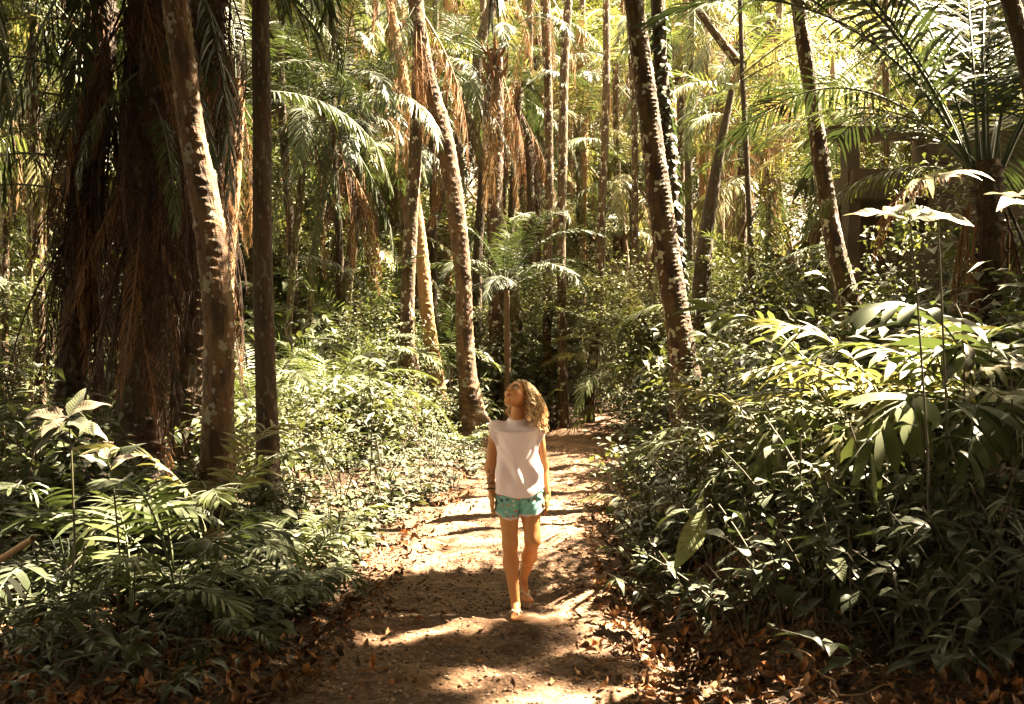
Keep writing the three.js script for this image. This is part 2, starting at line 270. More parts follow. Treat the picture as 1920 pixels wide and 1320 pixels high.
function crownOf(o, top, { n = 14, size = 1, mats = ['fGreen', 'fDark'], dead = 4, deadMat = ['fDead', 'fBrown'], deadSize = 0.9, kinds = ['up', 'mid', 'mid', 'low', 'low', 'hang'], boots = 0 }, r, w = 0.12) {
  const a0 = r() * TAU;
  for (let i = 0; i < n; i++) { const k = kinds[Math.floor(i / n * kinds.length)], a = a0 + i * 2.4 + (r() - 0.5) * 0.5; frond(o, k, Math.floor(r() * 4), M[mats[Math.floor(r() * mats.length)]], [top.x + Math.sin(a) * w * 0.7, top.y - 0.25 * i / n, top.z + Math.cos(a) * w * 0.7], a, size * (0.85 + 0.3 * r()), (r() - 0.5) * 0.3); }
  for (let i = 0; i < dead; i++) { const a = r() * TAU; frond(o, 'dead', Math.floor(r() * 4), M[deadMat[Math.floor(r() * deadMat.length)]], [top.x + Math.sin(a) * w * 0.9, top.y - 0.3 - r() * 0.5, top.z + Math.cos(a) * w * 0.9], a, deadSize * (0.7 + 0.5 * r()), (r() - 0.5) * 0.3, 'dead_frond'); }
  if (boots) { const m = new MB(); for (let i = 0; i < boots; i++) { const a = i * 2.4, h = -i / boots * 0.9, p = V(top.x + Math.sin(a) * w * 0.9, top.y + h, top.z + Math.cos(a) * w * 0.9); m.tube([p, p.clone().add(V(Math.sin(a) * 0.12, 0.16, Math.cos(a) * 0.12)), p.clone().add(V(Math.sin(a) * 0.16, 0.36, Math.cos(a) * 0.16))], [0.05, 0.04, 0.012], 5); } part('leaf_bases', m.geo(), M.fDead, o, 'stuff'); }
}
// A stemless palm: fronds rise from the ground.
function youngPalm({ label, px, d, n = 12, size = 0.7, mats = ['fGreen', 'fLight'], seed = 1, kinds = ['up', 'up', 'mid', 'mid', 'low'], y = 0.1, group, name = 'young_palm', frondKind = null }) {
  const r = rng(seed * 7 + 3), b = footAt(px, d), o = thing(name, label, 'palm', b.toArray(), group);
  for (let i = 0; i < n; i++) { const a = i * 2.4 + r() * 0.6; frond(o, frondKind ?? kinds[Math.floor(i / n * kinds.length)], Math.floor(r() * 4), M[mats[Math.floor(r() * mats.length)]], [Math.sin(a) * 0.05, y, Math.cos(a) * 0.05], a, size * (0.75 + 0.4 * r()), (r() - 0.5) * 0.35); }
  if (y > 0.3) part('trunk', upTube([V(0, -0.1, 0), V(0.02, y * 0.5, 0), V(0, y + 0.05, 0)], 0.07 * size + 0.02, 0.05 * size + 0.02, 8).geo(), M.woody, o);
  return o;
}
// A leafy plant whose single leaves can be told apart.
function leafPlant({ name = 'leafy_plant', label, px, d, h = 0.8, stems = 4, per = 7, kind = 'oval', size = 0.16, seed = 1, spread = 0.4, mats = M.leaf, category = 'plant', group, pos = null, flat = 0.2 }) {
  const r = rng(seed * 31 + 7), b = pos ?? footAt(px, d), o = thing(name, label, category, b.toArray(), group), m = new MB(), e = new THREE.Euler();
  for (let s = 0; s < stems; s++) {
    const a = s * 2.4 + r() * 1.2, hh = h * (0.6 + 0.45 * r()), sp = spread * (0.3 + r()), bx = Math.sin(a) * 0.06, bz = Math.cos(a) * 0.06, pts = [];
    for (let k = 0; k <= 5; k++) { const t = k / 5; pts.push(V(bx + Math.sin(a) * sp * t ** 1.6, -0.05 + hh * (t - 0.12 * t * t * sp), bz + Math.cos(a) * sp * t ** 1.6)); }
    m.tube(pts, (k) => lerp(0.007, 0.003, k / 5) * (0.6 + h), 5);
    for (let i = 0; i < per; i++) {
      const t = lerp(0.3, 1, (i + 0.5 + (r() - 0.5) * 0.4) / per), f = t * 5 * 0.999, k = Math.floor(f), p = pts[k].clone().lerp(pts[k + 1], f - k), la = a + i * 2.4 + (r() - 0.5) * 0.6;
      const g = LF[kind][Math.floor(r() * 4)], q = part('leaf', g, mats[Math.floor(r() * mats.length)], o);
      q.position.copy(p); e.set((r() - 0.5) * 0.7 + flat, la, (r() - 0.5) * 0.6, 'YXZ'); q.quaternion.setFromEuler(e); q.scale.setScalar(size * (0.5 + 0.85 * r()));
    }
  }
  part('stem', m.geo(), M.stem, o);
  return o;
}
// A bush whose leaves are too small to pick apart.
function bush({ name = 'bush', label, px, d, s = [0.8, 0.7, 0.8], kind = 'bush', seed = 1, lift = 0.55, group, category = 'bush', mat = M.bush }) {
  const r = rng(seed * 17 + 1), b = footAt(px, d), o = thing(name, label, category, b.toArray(), group), m = new MB(), T = CL[kind], f = part('foliage', T[Math.floor(r() * T.length)], mat, o, 'stuff');
  f.scale.set(...s); f.position.y = s[1] * lift; f.rotation.y = r() * TAU;
  for (let k = 0; k < 7; k++) { const a = r() * TAU, q = r(); m.tube([V(Math.sin(a) * 0.05, -0.05, Math.cos(a) * 0.05), V(Math.sin(a) * s[0] * 0.3 * q, s[1] * lift * 0.7, Math.cos(a) * s[2] * 0.3 * q), V(Math.sin(a) * s[0] * 0.75 * q, s[1] * (lift + 0.5), Math.cos(a) * s[2] * 0.75 * q)], [0.014, 0.01, 0.004], 5); }
  part('stem', m.geo(), M.woody, o);
  return o;
}
// A broad-leaved tree far behind: trunk with limbs and a crown of leaf sprays.
function leafTree({ label, px, d, h = 9, s = 2.4, seed = 1, low = 0.35, group }) {
  const r = rng(seed * 19 + 2), b = footAt(px, d), o = thing('forest_tree', label, 'tree', b.toArray(), group), m = new MB(), tops = [];
  const tp = V((r() - 0.5) * 1.5, h * 0.75, (r() - 0.5)); m.tube([V(0, -0.2, 0), V(tp.x * 0.3 + 0.1, h * 0.3, 0), V(tp.x * 0.7, h * 0.55, tp.z), tp], [0.16, 0.13, 0.1, 0.05], 8);
  for (let k = 0; k < 7; k++) { const a = k * 2.4 + r(), t = lerp(low, 0.95, k / 6), q = V(tp.x * t, h * 0.75 * t, tp.z * t), e = q.clone().add(V(Math.sin(a) * s * 0.7, h * 0.12 + r() * h * 0.1, Math.cos(a) * s * 0.7)); m.tube([q, q.clone().lerp(e, 0.5).add(V(0, 0.15, 0)), e], [0.06, 0.04, 0.015], 5); tops.push(e); }
  tops.push(tp.clone().add(V(0, h * 0.15, 0)));
  part('trunk', m.geo(), M.woody, o);
  for (const e of tops) { const k = s * (0.5 + 0.3 * r()); if (e.y + b.y > 4 && shades(e.clone().add(b), k * 0.8)) continue; const c = part('crown', CL.tree[Math.floor(r() * 4)], M.bush, o); c.position.copy(e); c.scale.set(k, k * (0.6 + 0.4 * r()), k); c.rotation.y = r() * TAU; }
  return o;
}
// ---------- sun lanes ----------
for (const [px, py, d, r] of [[1026, 785, 6.45, 0.3], [1200, 890, 8.6, 0.6], [1225, 970, 7.0, 0.45], [1170, 1010, 7.0, 0.25], [1290, 740, 9, 1.1], [1450, 660, 8.5, 1.3], [1560, 620, 8.5, 1.1], [1330, 850, 8, 1.0], [1500, 820, 7, 0.7], [1620, 850, 6.2, 0.45], [1400, 880, 7, 0.6], [1250, 880, 7.6, 0.7], [1200, 800, 11, 1.0], [1400, 560, 11, 0.9], [700, 830, 12, 1.0], [820, 860, 12, 0.8], [600, 780, 11, 0.7], [640, 900, 9, 0.4], [560, 960, 7.4, 0.3], [405, 740, 7.2, 0.4], [250, 930, 5.8, 0.25], [230, 1210, 4.9, 0.12], [1705, 400, 5.2, 0.5], [1750, 330, 5.4, 0.4], [1900, 370, 5.3, 0.4], [130, 780, 5.6, 0.35], [385, 300, 9, 0.28], [412, 480, 9, 0.28], [765, 200, 20, 0.6], [795, 520, 20, 0.6], [835, 260, 19, 0.6], [870, 560, 19, 0.6], [885, 780, 19, 0.6], [1050, 400, 26, 1.6], [1130, 520, 28, 1.6], [1200, 300, 30, 1.6], [1100, 200, 32, 1.6], [1340, 480, 22, 1.6], [1000, 560, 26, 1.6], [1180, 600, 22, 0.9], [700, 540, 24, 1.6], [600, 600, 19, 0.8], [60, 300, 17, 0.7], [80, 140, 11.4, 0.6], [40, 260, 11.4, 0.5], [1220, 800, 9.5, 0.8], [1180, 760, 13, 0.8], [1310, 990, 6, 0.3], [1150, 740, 28, 1.6], [1120, 800, 21, 1.2], [1040, 700, 24, 1.4], [990, 680, 24, 1], [1350, 930, 7, 0.5], [1560, 760, 7.4, 0.8], [70, 60, 11.4, 0.6], [30, 380, 12, 0.5], [1300, 250, 30, 1.8], [640, 250, 26, 1.3], [740, 150, 26, 1.3], [930, 150, 23, 1.2], [560, 380, 22, 1.2], [880, 260, 28, 1.4], [1060, 120, 28, 1.5], [1420, 250, 20, 1.3], [1250, 480, 26, 1.4], [500, 520, 24, 1.2], [820, 600, 26, 1.2], [850, 450, 30, 1.6], [880, 780, 18, 1], [1420, 480, 14, 1.2], [1560, 110, 12, 1.2], [1700, 220, 11, .6]]) lane(at(px, py, d), r);
for (const [px, py, r] of [[1050, 870, 1.1], [1060, 830, 1.4], [960, 905, 0.7], [1118, 1088, 0.2], [830, 1035, 0.26], [765, 1032, 0.16], [870, 955, 0.26], [635, 1080, 0.24], [1095, 1180, 0.12], [850, 1195, 0.14], [880, 1295, 0.2]]) lane(onGround(px, py), r);

// ---------- ground, path, litter ----------
function sheet(nu, nv, f, uvs = 1) {
  const m = new MB();
  for (let j = 0; j <= nv; j++) for (let i = 0; i <= nu; i++) { const p = f(i / nu, j / nv); m.v(p.x, p.y, p.z, 0, 1, 0, p.x * uvs, p.z * uvs); }
  for (let j = 0; j < nv; j++) for (let i = 0; i < nu; i++) { const a = j * (nu + 1) + i; m.t(a, a + nu + 1, a + 1); m.t(a + 1, a + nu + 1, a + nu + 2); }
  return m.geo(true);
}
const soilTex = tex(512, 512, (u, v) => { const n = fbm(u * 6, v * 6, 1, 5, 6), k = fbm(u * 40, v * 40, 8, 2, 40); return mix3([0.022, 0.011, 0.005], [0.08, 0.042, 0.018], n * 0.6 + k * 0.5); });
const dirtTex = tex(1024, 1024, (u, v) => {
  const n = fbm(u * 5, v * 5, 1, 5, 5), k = fbm(u * 60, v * 60, 8, 2, 60), s = noise(u * 120, v * 120, 3, 120), big = fbm(u * 3, v * 3, 40, 3, 3);
  let c = mix3([0.055, 0.025, 0.011], [0.175, 0.095, 0.05], sst(n * 0.7 + k * 0.3, 0.3, 0.68)); c = mix3(c, [0.1, 0.048, 0.022], sst(big, 0.5, 0.7) * 0.55); c = mix3(c, [0.42, 0.32, 0.22], sst(s, 0.86, 0.95) * 0.6); return mix3(c, [0.05, 0.03, 0.018], sst(1 - s, 0.88, 0.97) * 0.6);
});
const dirtBump = tex(1024, 1024, (u, v) => 0.55 * fbm(u * 30, v * 30, 5, 4, 30) + 0.3 * noise(u * 110, v * 110, 9, 110) + 0.3 * fbm(u * 8, v * 8, 6, 3, 8), false);
soilTex.repeat.set(0.7, 0.7); dirtTex.repeat.set(0.55, 0.55); dirtBump.repeat.set(0.55, 0.55);
const soilMat = new THREE.MeshStandardMaterial({ map: soilTex, bumpMap: dirtBump, bumpScale: 0.05, roughness: 0.95 }), dirtMat = new THREE.MeshStandardMaterial({ map: dirtTex, bumpMap: dirtBump, bumpScale: 0.026, roughness: 0.93 });
const land = sheet(420, 420, (u, v) => { const x = Math.sign(u - 0.5) * (Math.abs(u - 0.5) * 2) ** 2.2 * 110, d = -12 + 150 * v ** 2.0; return V(x, G(x, -d) - 0.015, -d); });
part('ground', land, soilMat, scene).userData.kind = 'structure';
const bumps = (x, z) => 0.1 * (fbm(x * 0.9 + 8, z * 1.5 + 4, 2, 3) - 0.5) + 0.045 * (fbm(x * 4, z * 5, 3, 3) - 0.5) + 0.02 * (noise(x * 14, z * 14, 4) - 0.5);
const ridge = (x, z) => { let h = 0; for (const [cx, cz, sx, sz, a] of [[0.45, -7.2, 0.7, 0.16, 0.09], [0.25, -6.0, 0.85, 0.12, 0.07], [-0.7, -6.1, 0.5, 0.15, 0.05], [0.5, -5.3, 0.6, 0.12, 0.06], [-0.2, -5.0, 0.7, 0.14, 0.05]]) h += 0.65 * a * Math.exp(-(((x - cx) / sx) ** 2) - ((z - cz - 0.12 * Math.sin(x * 3)) / sz) ** 2); return h; };
const dirtY = (x, z) => { const d = -z, e = Math.abs(x - pathX(d)) / pathW(d); return G(x, z) + (bumps(x, z) + ridge(x, z)) * sst(1.15 - e, 0, 0.4) + 0.05 - 0.13 * sst(e, 0.75, 1.25); };
part('path', sheet(90, 700, (u, v) => { const d = 3 + 33 * v ** 1.7, x = pathX(d) + (u - 0.5) * 2.6 * pathW(d); return V(x, dirtY(x, -d), -d); }), dirtMat, scene).userData.kind = 'structure';
const surf = (x, z) => Math.max(G(x, z) - 0.015, dirtY(x, z));

function scatter(name, n, geo, mat, pick, size, colors, seed, tilt = 0.35, lift = 0.012) {
  const r = rng(seed), m = new THREE.InstancedMesh(geo, mat, n), o = new THREE.Object3D(), c = new THREE.Color(); let k = 0;
  for (let i = 0; i < n * 6 && k < n; i++) {
    const p = pick(r); if (!p) continue;
    o.position.set(p[0], surf(p[0], p[1]) + lift * (0.3 + r()), p[1]); o.rotation.set((r() - 0.5) * 2 * tilt, r() * TAU, (r() - 0.5) * 2 * tilt); o.scale.setScalar(size * (0.5 + r())); o.updateMatrix(); m.setMatrixAt(k, o.matrix);
    const q = colors[Math.floor(r() * colors.length)], f = 0.6 + 0.7 * r(); m.setColorAt(k, c.setRGB(q[0] * f, q[1] * f, q[2] * f)); k++;
  }
  m.count = k; m.name = name; m.castShadow = m.receiveShadow = true; return m;
}
const litterMat = leafMat([1, 1, 1], { gloss: 0.15, through: 0.1 });
const litterTones = [[0.24, 0.09, 0.025], [0.14, 0.058, 0.02], [0.085, 0.036, 0.014], [0.26, 0.13, 0.055], [0.16, 0.085, 0.038], [0.06, 0.028, 0.011], [0.04, 0.02, 0.009]];
{
  const o = new THREE.Group(); o.name = 'leaf_litter'; o.userData = { label: 'brown and orange dry leaf litter along the path edges and under the plants', category: 'leaf litter', kind: 'stuff' }; scene.add(o);
  const edge = (lim) => (r) => { const d = 3.6 + 24 * r() ** 1.6, x = (r() - 0.5) * 2 * (1.6 + d * 0.46), s = Math.abs(x - pathX(d)) - pathW(d); return r() < (s < -0.55 ? 0.025 : s < -0.3 ? 0.14 : s < 0.7 ? 1 : d < 7.5 ? 0.8 : 0.4) * lim ? [x, -d] : null; };
  dryLeaf.forEach((g, k) => o.add(scatter('dry_leaves', 4000, g, litterMat, edge(1), 0.085, litterTones, 300 + k)));
  const chip = new MB(); chip.tube([V(0, 0, -0.5), V(0.04, 0.03, 0), V(0, 0, 0.5)], [0.03, 0.045, 0.02], 4);
  o.add(scatter('twig_bits', 2600, chip.geo(), litterMat, edge(1), 0.12, litterTones, 310, 0.15));
  const pb = new THREE.InstancedMesh(new THREE.IcosahedronGeometry(1, 0), dirtMat, 1); pb.geometry.scale(1, 0.6, 0.8);
  const stones = scatter('pebbles', 7000, pb.geometry, new THREE.MeshStandardMaterial({ roughness: 0.9 }), (r) => { const d = 3.8 + 16 * r() ** 1.8, x = pathX(d) + (r() - 0.5) * 2.3 * pathW(d); return noise(x * 1.3, d * 1.3, 77) + r() * 0.5 > 0.62 ? [x, -d] : null; }, 0.011, [[0.2, 0.13, 0.08], [0.3, 0.21, 0.14], [0.1, 0.06, 0.04]], 320, 0.5, 0.004);
  stones.userData = { label: 'small pebbles scattered over the dirt path', category: 'pebbles', kind: 'stuff' }; scene.add(stones);
  // seedlings that carpet the forest floor beside the path
  const sm = new MB(), r = rng(41); sm.tint = [1, 1, 1];
  for (let i = 0; i < 7; i++) { const a = i * 2.4; sm.blade(V(0, 0.5 + 0.06 * i, 0), V(Math.sin(a), 0.25, Math.cos(a)).normalize(), V(Math.cos(a), 0, -Math.sin(a)), 0.62, 0.3, 0.7, 3, 0.25); }
  sm.tube([V(0, -0.1, 0), V(0.03, 0.4, 0), V(0, 0.95, 0)], [0.02, 0.015, 0.01], 3);
  const cover = scatter('ground_cover', 9000, sm.geo(), M.cover, (q) => { const d = 4 + 26 * q() ** 1.3, x = (q() - 0.5) * 2 * (1.5 + d * 0.6), s = Math.abs(x - pathX(d)) - pathW(d); return s > 0.18 && d > (x > 0 ? 6.6 : 5.6) && noise(x * 0.9, d * 0.9, 31) * 0.7 + noise(x * 3, d * 3, 32) * 0.45 > 0.5 ? [x, -d] : null; }, 0.17, [[0.045, 0.055, 0.015], [0.034, 0.042, 0.012], [0.06, 0.066, 0.018]], 330, 0.3, 0);
  cover.userData = { label: 'low green seedlings covering the forest floor beside the path', category: 'ground cover', kind: 'stuff' }; scene.add(cover);
}
// ---------- palms with trunks in view ----------
const tall = { n: 11, size: 1.15, dead: 2 }, named = {}, high = { n: 14, size: 1.15, dead: 3, mats: ['fLight', 'fGreen', 'fYellow', 'fLight'], deadMat: ['fDead', 'fTan'] };
palm({ label: 'thick pale palm trunk with jagged ring scars, curving left in front of the dark palms', pts: [[328, 0, 48], [345, 130, 46], [362, 260, 48], [384, 370, 54], [400, 480, 56], [410, 600, 54], [410, 700, 56], [408, 860, 60]], d: 9, ext: 3.5, bark: 'ring', step: 0.13, amp: 0.075, jag: 0.2, seed: 1, crown: tall });
named.straight = palm({ label: 'straight dark reddish palm trunk right of the thick ringed palm', pts: [[488, 0, 32], [491, 220, 34], [492, 440, 36], [496, 640, 37], [503, 870, 42]], d: 10, ext: 4, bark: 'dark', step: 0.11, amp: 0.08, seed: 2, crown: tall });
palm({ label: 'slim golden palm trunk leaning left, lit along its right edge', pts: [[731, 0, 18], [748, 100, 19], [765, 200, 20], [775, 350, 22], [790, 470, 24], [800, 580, 26], [815, 690, 28], [832, 790, 31]], d: 20, ext: 3.2, bark: 'gold', step: 0.16, amp: 0.13, jag: 0.12, seed: 3, crown: tall, foot: true });
palm({ label: 'dark red palm trunk with a round burl low on its side', pts: [[782, 170, 22], [778, 300, 24], [770, 430, 26], [764, 560, 26], [764, 650, 28], [767, 690, 40], [766, 740, 28], [768, 780, 28]], d: 19, ext: 2, bark: 'brown', step: 0.14, seed: 4, crown: { n: 9, size: 0.9, dead: 9, deadMat: ['fDead', 'fTan'] } });
palm({ label: 'stout palm trunk with flared flaking foot directly left of the woman', pts: [[779, 0, 29], [798, 130, 31], [833, 260, 35], [856, 400, 34], [868, 520, 31], [871, 620, 33], [876, 700, 36], [886, 770, 46], [894, 818, 62]], d: 19, ext: 3.2, bark: 'ring', step: 0.17, amp: 0.1, jag: 0.14, seed: 5, crown: tall, flare: 0.3 });
palm({ label: 'thin bare trunk slanting down to the right behind the stout palm', name: 'leaning_palm', pts: [[838, 110, 15], [862, 180, 17], [885, 245, 18], [922, 360, 20], [948, 460, 21], [968, 590, 22]], d: 23, bark: 'moss', step: 0.15, seed: 6, crown: { n: 8, size: 0.9, dead: 3 } });
palm({ label: 'brown trunk slanting up to the right between stout palm and slim golden palm', name: 'leaning_palm', pts: [[885, 145, 16], [852, 280, 17], [820, 395, 18], [786, 500, 20]], d: 27, bark: 'brown', step: 0.15, seed: 7, crown: { n: 8, size: 0.9, dead: 4 } });
palm({ label: 'dark upper trunk entering from the top above the orange palm crown', name: 'leaning_palm', pts: [[925, 0, 20], [908, 55, 20], [896, 110, 20], [905, 320, 18], [896, 480, 18]], d: 25, ext: 0.9, bark: 'dark', step: 0.15, seed: 8, crown: high });
palm({ label: 'palm with an orange-brown crown base and stiff upright fronds at top centre', pts: [[928, 95, 30], [929, 180, 30], [930, 300, 28], [927, 420, 28], [930, 560, 28]], d: 23, bark: 'brown', step: 0.15, seed: 9, crown: { n: 16, size: 0.95, dead: 12, boots: 16, kinds: ['up', 'up', 'mid', 'mid', 'low'], deadMat: ['fDead', 'fTan', 'fBrown'] } });
palm({ label: 'short dark palm with a ragged drooping crown right of the orange palm crown', pts: [[972, 165, 15], [966, 300, 14], [957, 440, 14], [955, 560, 15]], d: 24, bark: 'dark', step: 0.15, seed: 10, crown: { n: 10, size: 0.7, dead: 9, mats: ['fDark', 'fGreen'] } });
palm({ label: 'upright brown palm trunk, left one of the slender pair right of centre', pts: [[1022, 0, 19], [1027, 150, 16], [1030, 350, 15], [1027, 480, 16], [1025, 600, 17]], d: 23, ext: 0.9, bark: 'brown', step: 0.14, seed: 11, crown: high });
palm({ label: 'upright palm trunk speckled white below, right one of the slender pair', pts: [[1065, 0, 16], [1058, 130, 17], [1055, 300, 17], [1052, 450, 17], [1054, 600, 18], [1055, 745, 21]], d: 22, ext: 3.2, bark: 'brown', step: 0.14, amp: 0.05, seed: 12, crown: tall });
palm({ label: 'lone slender palm trunk with pale lichen halfway between slender pair and big leaning palm', pts: [[1137, 0, 13], [1136, 200, 14], [1129, 380, 15], [1125, 500, 16], [1118, 620, 17], [1108, 718, 18]], d: 23, ext: 3.2, bark: 'brown', step: 0.13, amp: 0.06, seed: 13, crown: tall });
palm({ label: 'big rough brown palm trunk leaning left on the right side of the path', pts: [[1188, 0, 36], [1205, 130, 38], [1222, 260, 41], [1240, 400, 46], [1258, 520, 46], [1276, 640, 50], [1297, 770, 58]], d: 12, ext: 4, bark: 'brown', step: 0.075, amp: 0.09, jag: 0.1, seed: 14, crown: tall });
{
  const o = palm({ name: 'ivy_covered_tree', category: 'tree', label: 'dark ivy-covered trunk close behind the big rough leaning palm', pts: [[1233, 0, 26], [1241, 150, 26], [1251, 280, 28], [1262, 400, 28], [1269, 520, 30]], d: 14, ext: 3, bark: 'dark', step: 0.2, amp: 0.02, jag: 0, seed: 15, crown: { n: 8, size: 1, dead: 0 } });
  const r = rng(77), m = new MB(); for (let i = 0; i < 520; i++) { const py = 20 + 560 * r(), px = py < 150 ? lerp(1233, 1241, py / 150) : py < 280 ? lerp(1241, 1251, (py - 150) / 130) : lerp(1251, 1270, (py - 280) / 240), a = r() * TAU, p = at(px, py, 14).sub(o.position).add(V(Math.sin(a) * 0.12, 0, Math.cos(a) * 0.12)), f = 0.7 + 0.6 * r(); m.tint = [0.028 * f, 0.04 * f, 0.012 * f]; m.blade(p, V(Math.sin(a) * 0.8, -0.2 - r() * 0.5, Math.cos(a) * 0.8).normalize(), V(Math.cos(a), 0, -Math.sin(a)), 0.11, 0.085, 0.8, 3, 0.2); }
  part('ivy', m.geo(), M.bush, o, 'stuff');
}
palm({ label: 'red-brown palm trunk leaning left among bushes at right', pts: [[1496, 0, 26], [1514, 130, 28], [1530, 240, 30], [1546, 350, 32], [1563, 450, 35], [1590, 560, 40], [1602, 625, 44]], d: 12, ext: 4, bark: 'brown', step: 0.12, amp: 0.07, jag: 0.06, seed: 16, crown: tall });
palm({ label: 'reddish trunk cutting the top right corner', pts: [[1880, -60, 30], [1905, 40, 32], [1925, 120, 32], [1950, 260, 34], [1970, 420, 36]], d: 9, ext: 3, bark: 'dark', step: 0.12, seed: 17, crown: { n: 12, size: 1.1, dead: 2 } });
// left, behind the straight dark trunk
palm({ label: 'slim dark palm behind, left one of the thin trio right of the straight dark trunk', pts: [[577, 190, 15], [566, 330, 14], [546, 540, 14], [536, 680, 15]], d: 20, bark: 'moss', step: 0.15, seed: 18, crown: { n: 13, size: 0.85, dead: 5, mats: ['fGreen', 'fDark'] } });
named.trio = palm({ label: 'slim dark palm behind, middle one of the thin trio with arching green crown', pts: [[630, 215, 14], [607, 370, 14], [590, 470, 14], [574, 700, 15]], d: 20, bark: 'moss', step: 0.15, seed: 19, crown: { n: 13, size: 0.95, dead: 4, mats: ['fDark', 'fGreen', 'fDark'] } });
palm({ label: 'slim mossy palm behind, right one of the thin trio', pts: [[682, 255, 18], [664, 440, 20], [648, 560, 22]], d: 22, bark: 'moss', step: 0.15, seed: 20, crown: { n: 13, size: 0.95, dead: 3, deadMat: ['fTan', 'fDead'] } });
palm({ label: 'short brown dead trunk among hanging dry fronds behind the thin trio', name: 'dead_palm', pts: [[628, 330, 17], [620, 400, 18], [612, 520, 18]], d: 26, bark: 'dark', step: 0.15, seed: 21, crown: { n: 0, dead: 9 } });
palm({ label: 'brown palm wrapped in hanging dry fronds between the dark palms and straight trunk', pts: [[447, 150, 24], [444, 260, 24], [436, 380, 25], [427, 500, 26]], d: 14, bark: 'gold', step: 0.13, seed: 22, crown: { n: 9, size: 0.8, dead: 12, deadMat: ['fDead', 'fTan'], deadSize: 0.6 } });
// palms skirted in dry fronds in the middle distance
const skirt = { n: 12, size: 1.0, dead: 14, deadMat: ['fTan', 'fDead', 'fDead'], deadSize: 1.05, mats: ['fLight', 'fGreen', 'fYellow'] };
[[700, 55, 26, 'tan palm skirted in dry fronds left of the slim golden trunk'], [752, 10, 28, 'tall tan palm skirted in dry fronds just behind the slim golden trunk'], [655, -40, 30, 'palm with reddish hanging fronds at the top left of the slim golden trunk'], [1090, 40, 30, 'palm with brown hanging fronds right of the slender pair'], [1390, 60, 24, 'pale palm skirted in dry fronds left of the red-brown leaning trunk'], [1320, -20, 27, 'hazy palm skirted in dry fronds above the ivy trunk'], [1445, 40, 22, 'tall palm skirted in dry fronds directly left of the red-brown leaning trunk'], [840, -60, 31, 'far palm with pale dry skirt behind the stout palm'], [1005, 30, 29, 'far palm with pale dry skirt behind the slender pair']].forEach(([px, py, d, label], i) => palm({ label, pts: [[px, py, 20], [px + 3, py + 200, 19], [px, py + 400, 19], [px - 2, 620, 20]], d, bark: i % 2 ? 'gold' : 'brown', step: 0.16, seed: 40 + i, crown: skirt, foot: true }));
[[535, 90, 25, 'right of the straight dark trunk near the top'], [605, 330, 27, 'with a low crown between the thin trio'], [745, 290, 27, 'with a crown behind the slim golden trunk'], [862, 220, 29, 'with a crown framed by the stout palm and the orange crown'], [1085, 240, 29, 'with a crown between slender pair and lone slender trunk'], [1155, 120, 30, 'with a crown right of the lone slender trunk near the top'], [1185, 330, 29, 'with a low crown left of the big leaning trunk'], [1275, 110, 26, 'with a crown right of the ivy trunk near the top'], [1350, 190, 25, 'with a crown behind the crooked vine trunk'], [1440, 320, 21, 'with a low crown left of the red-brown trunk'], [1575, 230, 19, 'with a crown right of the red-brown trunk'], [1660, 70, 17, 'with a crown near the top left of the great rosette'], [985, 430, 30, 'with a low crown left of the slender pair'], [1110, 430, 31, 'with a low crown between slender pair and lone slender trunk'], [55, 220, 15.5, 'with a crown at the left edge'], [10, 50, 14, 'with a crown in the upper left corner'], [660, 480, 27, 'with a low crown left of the golden trunk'], [480, 330, 22, 'with a crown half behind the straight dark trunk']].forEach(([px, py, d, where], i) => palm({ name: 'midstorey_palm', label: 'shorter palm ' + where, pts: [[px, py, 13], [px + 2, (py + 640) / 2, 13], [px - 3, 640, 15]], d, bark: i % 2 ? 'brown' : 'moss', step: 0.2, seed: 140 + i, crown: { n: 15, size: 0.72 + 0.012 * d, dead: 3, deadMat: ['fTan', 'fDead'], deadSize: 0.65, mats: ['fLight', 'fGreen', 'fYellow'] } }));
[[523, 555, 21, 15, 'closest on the right of the straight dark trunk'], [552, 528, 25, 13, 'leaning slightly, left of the thin trio'], [598, 618, 26, 12, 'crossing behind the thin trio'], [622, 640, 23, 14, 'upright, at the right of the thin trio'], [706, 668, 25, 14, 'leaning left, left of the slim golden trunk'], [722, 742, 29, 11, 'thin, just left of the slim golden trunk'], [818, 812, 27, 12, 'between slim golden trunk and stout palm'], [905, 925, 29, 12, 'right of the stout palm'], [948, 940, 30, 12, 'behind the orange palm crown'], [994, 1000, 28, 13, 'left of the slender pair'], [1092, 1085, 30, 11, 'right of the slender pair'], [1178, 1195, 26, 12, 'left of the big leaning trunk'], [1300, 1290, 24, 13, 'right of the ivy trunk'], [1462, 1440, 22, 13, 'behind the red-brown leaning trunk'], [1660, 1640, 21, 14, 'between red-brown trunk and great rosette'], [450, 432, 19, 17, 'between the dark palms and the straight dark trunk'], [60, 75, 14, 18, 'at the left edge']].forEach(([x0, x1, d, w, where], i) => palm({ name: 'slim_dark_palm', label: 'slim dark palm trunk ' + where, pts: [[x0, -10, w], [lerp(x0, x1, 0.4) + 5 * ((i % 3) - 1), 250, w], [lerp(x0, x1, 0.75), 450, w + 1], [x1, 640, w + 2]], d, ext: 0.6 + (i % 4) * 0.5, bark: i % 3 ? 'brown' : 'dark', step: 0.16, seed: 170 + i, crown: { n: 11, size: 1.1, dead: 2, mats: ['fGreen', 'fLight', 'fYellow'] } }));
named.thin = palm({ name: 'thin_trunk', category: 'tree', label: 'very thin dark trunk standing left of the red-brown leaning palm', pts: [[1392, 140, 9], [1398, 260, 10], [1405, 400, 11], [1408, 480, 11]], d: 16, bark: 'dark', step: 0.3, amp: 0.03, seed: 50, ext: 3, crown: { n: 5, size: 0.6, dead: 0 } });
